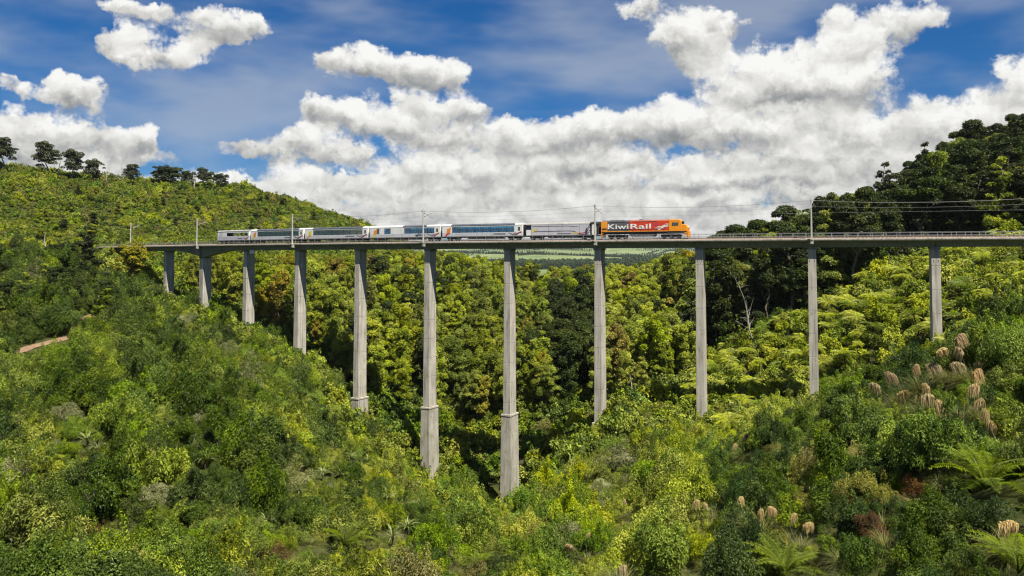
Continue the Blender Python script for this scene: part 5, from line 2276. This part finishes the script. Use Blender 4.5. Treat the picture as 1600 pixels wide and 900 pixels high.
# ---- fern slope on the right: tree ferns one by one
x, y = jitter(20, 150, 138, 232, 3.3)
z = hgrid(x, y)
px, py, _ = project(np.stack([x, y, z], -1))
line = np.interp(px, [1040, 1100, 1200, 1300, 1400, 1500, 1600, 1700], [640, 560, 520, 470, 420, 395, 380, 370])
ok = (px > 1075) & (px < 1690) & (py > line) & (y > bridge_y(x) - 22) & free(x, y) & clear_of_piers(x, y, 2.8) & visible(x, y, z + 3, 0)
fx, fy, fz, fpx, fpy = x[ok], y[ok], z[ok], px[ok], py[ok]
sel = rng.permutation(len(fx))
n_f = min(280, len(sel))
for c, i in enumerate(sel[:n_f]):
    tr = random.uniform(.8, 4.4)
    bpos = 'left of' if fpx[i] < PIER_PX[int(np.argmin([abs(fpx[i] - q) for q in PIER_PX]))] else 'right of'
    up = 'high on' if fpy[i] < 450 else 'midway down' if fpy[i] < 530 else 'low on'
    k = 'fern' if random.random() < .68 else 'fern_fresh'
    lab = '%s tree fern %s the right slope, %s the %s pier' % ('yellow green' if k == 'fern' else 'fresh green', up, bpos, near_pier(fpx[i]))
    fr = put_fern((fx[i], fy[i], fz[i]), random.choice((1.7, 2.3, 2.8, 3.2, 3.7)) * random.uniform(.9, 1.1), lab, 'tree_fern', random.randint(9, 14), tr, lab, k, 'tree fern')
    fr.rotation_euler = (random.gauss(.26, .16), random.gauss(0, .16), random.uniform(-.5, .5))

# ---- undergrowth and forest behind the viaduct
x, y = jitter(-150, 230, 150, 400, 3.1)
z = hgrid(x, y)
px, py, _ = project(np.stack([x, y, z], -1))
ok = (px > 150) & (px < 1800) & (y > bridge_y(x) - 18) & ~((px < 600) & (py < 402)) & clear_of_piers(x, y, 2.8) & free(x, y) & visible(x, y, z + 9)
x, y, z, px, py = x[ok], y[ok], z[ok], px[ok], py[ok]
n = len(x)
pk = patchy(x, y, 30, 8)
u = rng.uniform(0, 1, n)
names = np.where(pk > .6, 'bush_lime', np.where(pk > .3, 'bush_olive', 'bush_green')).astype(object)
names[u > .8] = 'bush_green'
fern_line = np.interp(px, [1040, 1100, 1200, 1300, 1400, 1500, 1600, 1700], [640, 560, 520, 470, 420, 395, 380, 370])
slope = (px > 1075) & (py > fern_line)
names[(px > 1080) & ~slope] = 'bush_deep'  # dark leaf colour put in for shade on the right hill
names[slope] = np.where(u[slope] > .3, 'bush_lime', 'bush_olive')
s = rng.uniform(1.8, 3.8, n)
s[slope] *= rng.uniform(.45, 1.05, slope.sum())
fm_ = [FAR[k][v][1] for k in BUSH for v in range(2)]
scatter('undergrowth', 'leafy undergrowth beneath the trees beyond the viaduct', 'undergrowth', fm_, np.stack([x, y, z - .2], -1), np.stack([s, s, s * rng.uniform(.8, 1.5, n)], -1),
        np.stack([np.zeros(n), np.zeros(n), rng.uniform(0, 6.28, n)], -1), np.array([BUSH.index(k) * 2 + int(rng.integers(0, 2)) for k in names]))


def forest():
    x, y = jitter(-140, 240, 195, 420, 5.0)
    z = hgrid(x, y)
    px, py, _ = project(np.stack([x, y, z], -1))
    sd = y - bridge_y(x)
    fern_line = np.interp(px, [1040, 1100, 1200, 1300, 1400, 1500, 1600, 1700], [640, 560, 520, 470, 420, 395, 380, 370])
    right = px > 1075
    ok = (px > 300) & (px < 1760) & (sd > 9) & free(x, y) & ~((px < 620) & (py < 408)) & ~(right & (py > fern_line - 4))
    ok &= visible(x, y, z + 16, 0)
    # lower scrubby ground right behind the piers stays open
    ok &= ~((~right) & (sd < 26) & (py > 640))
    x, y, z, px, py, sd = x[ok], y[ok], z[ok], px[ok], py[ok], sd[ok]
    pk = patchy(x, y, 50, 21)
    cnt = 0
    cover = np.full(600, 2000.0)            # how high the nearer crowns already reach, in steps of 4 px from -300
    spare = []
    for i in np.argsort(y):
        u = random.random()
        if px[i] > 1075:
            k = 'forest_dark'  # dark evergreens whose colour also stands in for shade here
            if u < (.30 if px[i] < 1330 else .10): k = 'forest_green'
            if u > .97: k = 'forest_yellow'
            h = random.uniform(12, 23)
            v = random.choice((0, 0, 0, 1, 2, 3))
            side = 'above the deck' if py[i] < 375 else 'behind the deck'
            lab = {'forest_dark': 'dark evergreen tree', 'forest_green': 'olive green tree', 'forest_yellow': 'yellowish tree'}[k]
            lab += ' on right hill, ' + ('by the right edge' if px[i] > 1530 else 'right of the eleventh pier' if px[i] > 1460 else 'left of the eleventh pier' if px[i] > 1364
                                               else 'right of the tenth pier' if px[i] > 1268 else 'left of the tenth pier' if px[i] > 1180 else 'right of the ninth pier')
            lab += ', near skyline' if py[i] < 330 else ', above deck' if py[i] < 372 else ', reaching over deck' if py[i] < 420 else ', under deck'
        else:
            k = 'forest_gold' if pk[i] > .42 else 'forest_green'
            if u > .965: k = 'forest_yellow'
            if u < .06 or (860 < px[i] < 935 and py[i] > 520): k = 'forest_dark'  # a few at random; in the gully dark leaves imitate its shade
            h = random.uniform(10, 19)
            v = random.randint(0, 3)
            q = max(0, sum(1 for w in PIER_PX if w < px[i]) - 1)
            mid = (PIER_PX[q] + PIER_PX[min(10, q + 1)]) / 2
            gap = ('right of the %s pier' % ORD[q] if px[i] < mid else 'left of the %s pier' % ORD[min(10, q + 1)]) + (', top of the wood' if py[i] < 470 else ', halfway up the wood' if py[i] < 540 else ', low in the wood')
            lab = {'forest_gold': 'golden green', 'forest_green': 'mid green', 'forest_yellow': 'yellow', 'forest_dark': 'dark green'}[k] + ' forest tree ' + gap
        # keep crowns below or behind the deck line as in the photograph
        lim = np.interp(px[i], [300, 560, 640, 780, 900, 1000, 1075, 1150, 1210, 1300, 1400, 1450, 1500, 1600], [392, 396, 388, 396, 412, 408, 386, 362, 340, 305, 262, 228, 205, 172])
        top = at(px[i], lim + (random.uniform(4, 42) if px[i] > 1075 else random.uniform(0, 10)), y[i])[2]
        h = min(h, top - z[i])
        if sd[i] < 16:
            h = min(h, 1.0 - z[i])
        if h < 4.5:
            continue
        sp = random.uniform(.85, 1.2) if px[i] > 1075 else random.uniform(.78, 1.08)
        tpx, tpy, _ = project((x[i], y[i], z[i] + h))
        hw = .28 * h * sp * FPX / y[i]
        c0, c1 = int((tpx - hw * .6 + 300) / 4), int((tpx + hw * .6 + 300) / 4) + 1
        c0, c1 = max(0, c0), min(599, max(c1, c0 + 1))
        if tpy > cover[c0:c1].max() - 3:
            continue                         # wholly behind nearer crowns
        cover[c0:c1] = np.minimum(cover[c0:c1], tpy + 8)
        nm = {'forest_gold': 'golden_forest_tree', 'forest_green': 'green_forest_tree', 'forest_dark': 'dark_evergreen_tree', 'forest_yellow': 'yellow_forest_tree'}[k]
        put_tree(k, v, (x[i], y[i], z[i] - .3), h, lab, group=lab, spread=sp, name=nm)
        cnt += 1
    return cnt


N_FOREST = forest()

# ---- round dark trees on the knoll at the left
def knoll():
    x, y = jitter(-190, -70, 150, 300, 6.6)
    z = hgrid(x, y)
    px, py, _ = project(np.stack([x, y, z], -1))
    ok = (px > -60) & (px < 175) & (py > 385) & (py < 515) & free(x, y) & off_track(x, y) & visible(x, y, z + 6)
    o_ = np.argsort(y[ok])
    cover = np.full(200, 2000.0)
    for a, c, d, e, f in zip(x[ok][o_], y[ok][o_], z[ok][o_], px[ok][o_], py[ok][o_]):
        lim = np.interp(e, [-60, 60, 120, 170], [372, 385, 372, 392])
        h = min(random.uniform(5, 9), at(e, lim, c)[2] - d)
        if h < 3:
            continue
        tpx, tpy, _ = project((a, c, d + h))
        i0, i1 = max(0, int((tpx + 100) / 4) - 3), int((tpx + 100) / 4) + 4
        if tpy > cover[i0:i1].max() - 3:
            continue
        cover[i0:i1] = np.minimum(cover[i0:i1], tpy + 6)
        k = 'forest_green' if random.random() < .35 else 'forest_dark'
        lab = ('leafy green' if k == 'forest_green' else 'dark green') + ' round tree on the far left knoll, ' + ('at its foot' if f > 470 else 'halfway up' if f > 425 else 'at its top')
        put_tree(k, 1 if k == 'forest_dark' else 0, (a, c, d - .5), h, lab, group=lab, spread=1.7, name='knoll_tree')


knoll()

# ---- scrub on the far hill
x, y = jitter(-390, -50, 285, 500, 2.5)
z = hgrid(x, y)
px, py, _ = project(np.stack([x, y, z], -1))
ok = (px > -220) & (px < 640) & (py < 425) & (y > bridge_y(np.maximum(x, -137)) + 8) & free(x, y) & visible(x, y, z + 3.0)
x, y, z, px, py = x[ok], y[ok], z[ok], px[ok], py[ok]
n = len(x)
pk, pk2 = patchy(x, y, 45, 31), patchy(x, y, 20, 32)
u = rng.uniform(0, 1, n)
names = np.where(pk > .5, 'bush_lime', 'bush_olive').astype(object)
names[pk2 > .7] = 'bush_green'
names[u > .90] = 'bush_brown'
names[u < .12] = 'bush_deep'
s = rng.uniform(1.0, 2.3, n) * (.65 + .75 * patchy(x, y, 28, 33))
# the largest stand out one by one
front = np.argsort(-(s / y) * ((px > 0) & (px < 580) & (py > 255) & (py < 380)))[:150]
solo = np.zeros(n, bool)
solo[front] = True
for i in front:
    lab = LOOK[names[i]] + ' on far hill, ' + ('by the crest' if py[i] < 300 else 'halfway up' if py[i] < 345 else 'above the deck') + (', far left' if px[i] < 160 else ', above the train' if px[i] > 340 else ', left of the train')
    sm, fm2 = FAR[names[i]][int(rng.integers(0, 2))]
    o = link('hill_shrub', fm2)
    o.location = (x[i], y[i], z[i] - .1)
    o.rotation_euler = (0, 0, random.uniform(0, 6.28))
    o.scale = (s[i] * 1.15, s[i] * 1.15, s[i] * random.uniform(1.0, 1.5))
    tag(o, lab, 'shrub', lab)
# taller trees among the hill scrub
hx, hy = jitter(-330, -70, 300, 445, 17)
hz = hgrid(hx, hy)
hpx, hpy, _ = project(np.stack([hx, hy, hz], -1))
okh = (hpx > -40) & (hpx < 560) & (hpy > 285) & (hpy < 384) & (hy > bridge_y(np.maximum(hx, -137)) + 14) & free(hx, hy) & visible(hx, hy, hz + 3)
for a, c, d, e, f in zip(hx[okh], hy[okh], hz[okh], hpx[okh], hpy[okh]):
    if random.random() < .35:
        continue
    k = random.choice(('forest_green', 'forest_gold', 'forest_dark'))
    lab = {'forest_green': 'mid green', 'forest_gold': 'golden green', 'forest_dark': 'dark'}[k] + ' small tree in the scrub of the far hill, ' + ('high up' if f < 320 else 'halfway up' if f < 352 else 'low down')
    put_tree(k, random.randint(0, 3), (a, c, d - .3), random.uniform(4.5, 8.0), lab, group=lab, spread=1.35, name='hill_tree')
m = ~solo
scatter('hill_scrub', 'bright green scrub covering the far left hill', 'scrub', fm_, np.stack([x[m], y[m], z[m] - .1], -1), np.stack([s[m], s[m], s[m] * rng.uniform(.7, 1.4, m.sum())], -1),
        np.stack([np.zeros(m.sum()), np.zeros(m.sum()), rng.uniform(0, 6.28, m.sum())], -1), np.array([BUSH.index(k) * 2 + int(rng.integers(0, 2)) for k in names[m]]))

# ---- distant country seen under the deck: plantation and hedgerow trees
far_me = tree_meshes('far', 'cone', 'forest_dark', 901, 260, .16)[1]
far_me.materials.clear()
far_me.materials.append(LEAF['far_tree'])
far_me2 = tree_meshes('far', 'round', 'forest_dark', 902, 260, .16)[1]
far_me2.materials.clear()
far_me2.materials.append(LEAF['far_tree'])
pts = []
for _ in range(3600):
    D = random.uniform(2250, 2700)
    a = random.uniform(-.12, .32)
    pts.append((a * D, D, random.uniform(12, 20)))
for _ in range(420):                       # hedges and copses among the fields
    D0 = random.uniform(3200, 8200)
    a = random.uniform(-.12, .32)
    if random.random() < .7:
        L_ = random.uniform(60, 420)
        th = random.choice((0.05, 0.12, -.08, 1.2))
        k = int(L_ / 14)
        for q in range(k):
            pts.append((a * D0 + math.cos(th) * q * 14, D0 + math.sin(th) * q * 14, random.uniform(7, 14)))
pts = pts[:26000]
pp = np.array(pts)
zz = ground(pp[:, 0], pp[:, 1])
scatter('distant_trees', 'distant dark plantation and hedgerows among pale fields seen under the deck', 'woodland', [far_me, far_me2],
        np.stack([pp[:, 0], pp[:, 1], zz - .5], -1), np.stack([pp[:, 2] * 1.3, pp[:, 2] * 1.3, pp[:, 2]], -1), np.stack([np.zeros(len(pp)), np.zeros(len(pp)), np.arange(len(pp)) * 1.7], -1),
        np.arange(len(pp)) % 2)


# ---- labels shared by a few look-alikes get their place in the row, counted from the left
def number_labels():
    by = {}
    for o in COL.objects:
        if o.parent is None and o.get('label') and o.get('group') == o.get('label'):
            by.setdefault(o['label'], []).append(o)
    nth = ['leftmost', 'second from left', 'third from left', 'fourth from left', 'fifth from left', 'sixth from left', 'seventh from left', 'eighth from left', 'ninth from left', 'tenth from left']
    for lab, os_ in by.items():
        n = len(os_)
        if n == 1:
            continue
        if n > 20:
            continue
        os_.sort(key=lambda o: float(project(np.array(o.location))[0]))
        for i, o in enumerate(os_):
            w = nth[i] if i < (n + 1) // 2 else ('rightmost' if i == n - 1 else nth[n - 1 - i].replace('left', 'right'))
            t = lab + ', ' + w
            if len(t.split()) <= 16:
                o['label'] = t


number_labels()


# ---- the air over the valley
def build_haze():
    mb = MB()
    mb.box(-27500, 27500, -27500, 27500, -320, 190)
    m, b, out = base_mat('haze_air')
    v = b.n('ShaderNodeVolumePrincipled')
    v.inputs['Color'].default_value = (.80, .88, 1.0, 1)
    v.inputs['Density'].default_value = HAZE
    v.inputs['Anisotropy'].default_value = 0.2
    b.nt.links.new(v.outputs[0], out.inputs['Volume'])
    o = mb.obj('haze', m)
    tag(o, kind='stuff')


HAZE = 2.3e-5
build_haze()
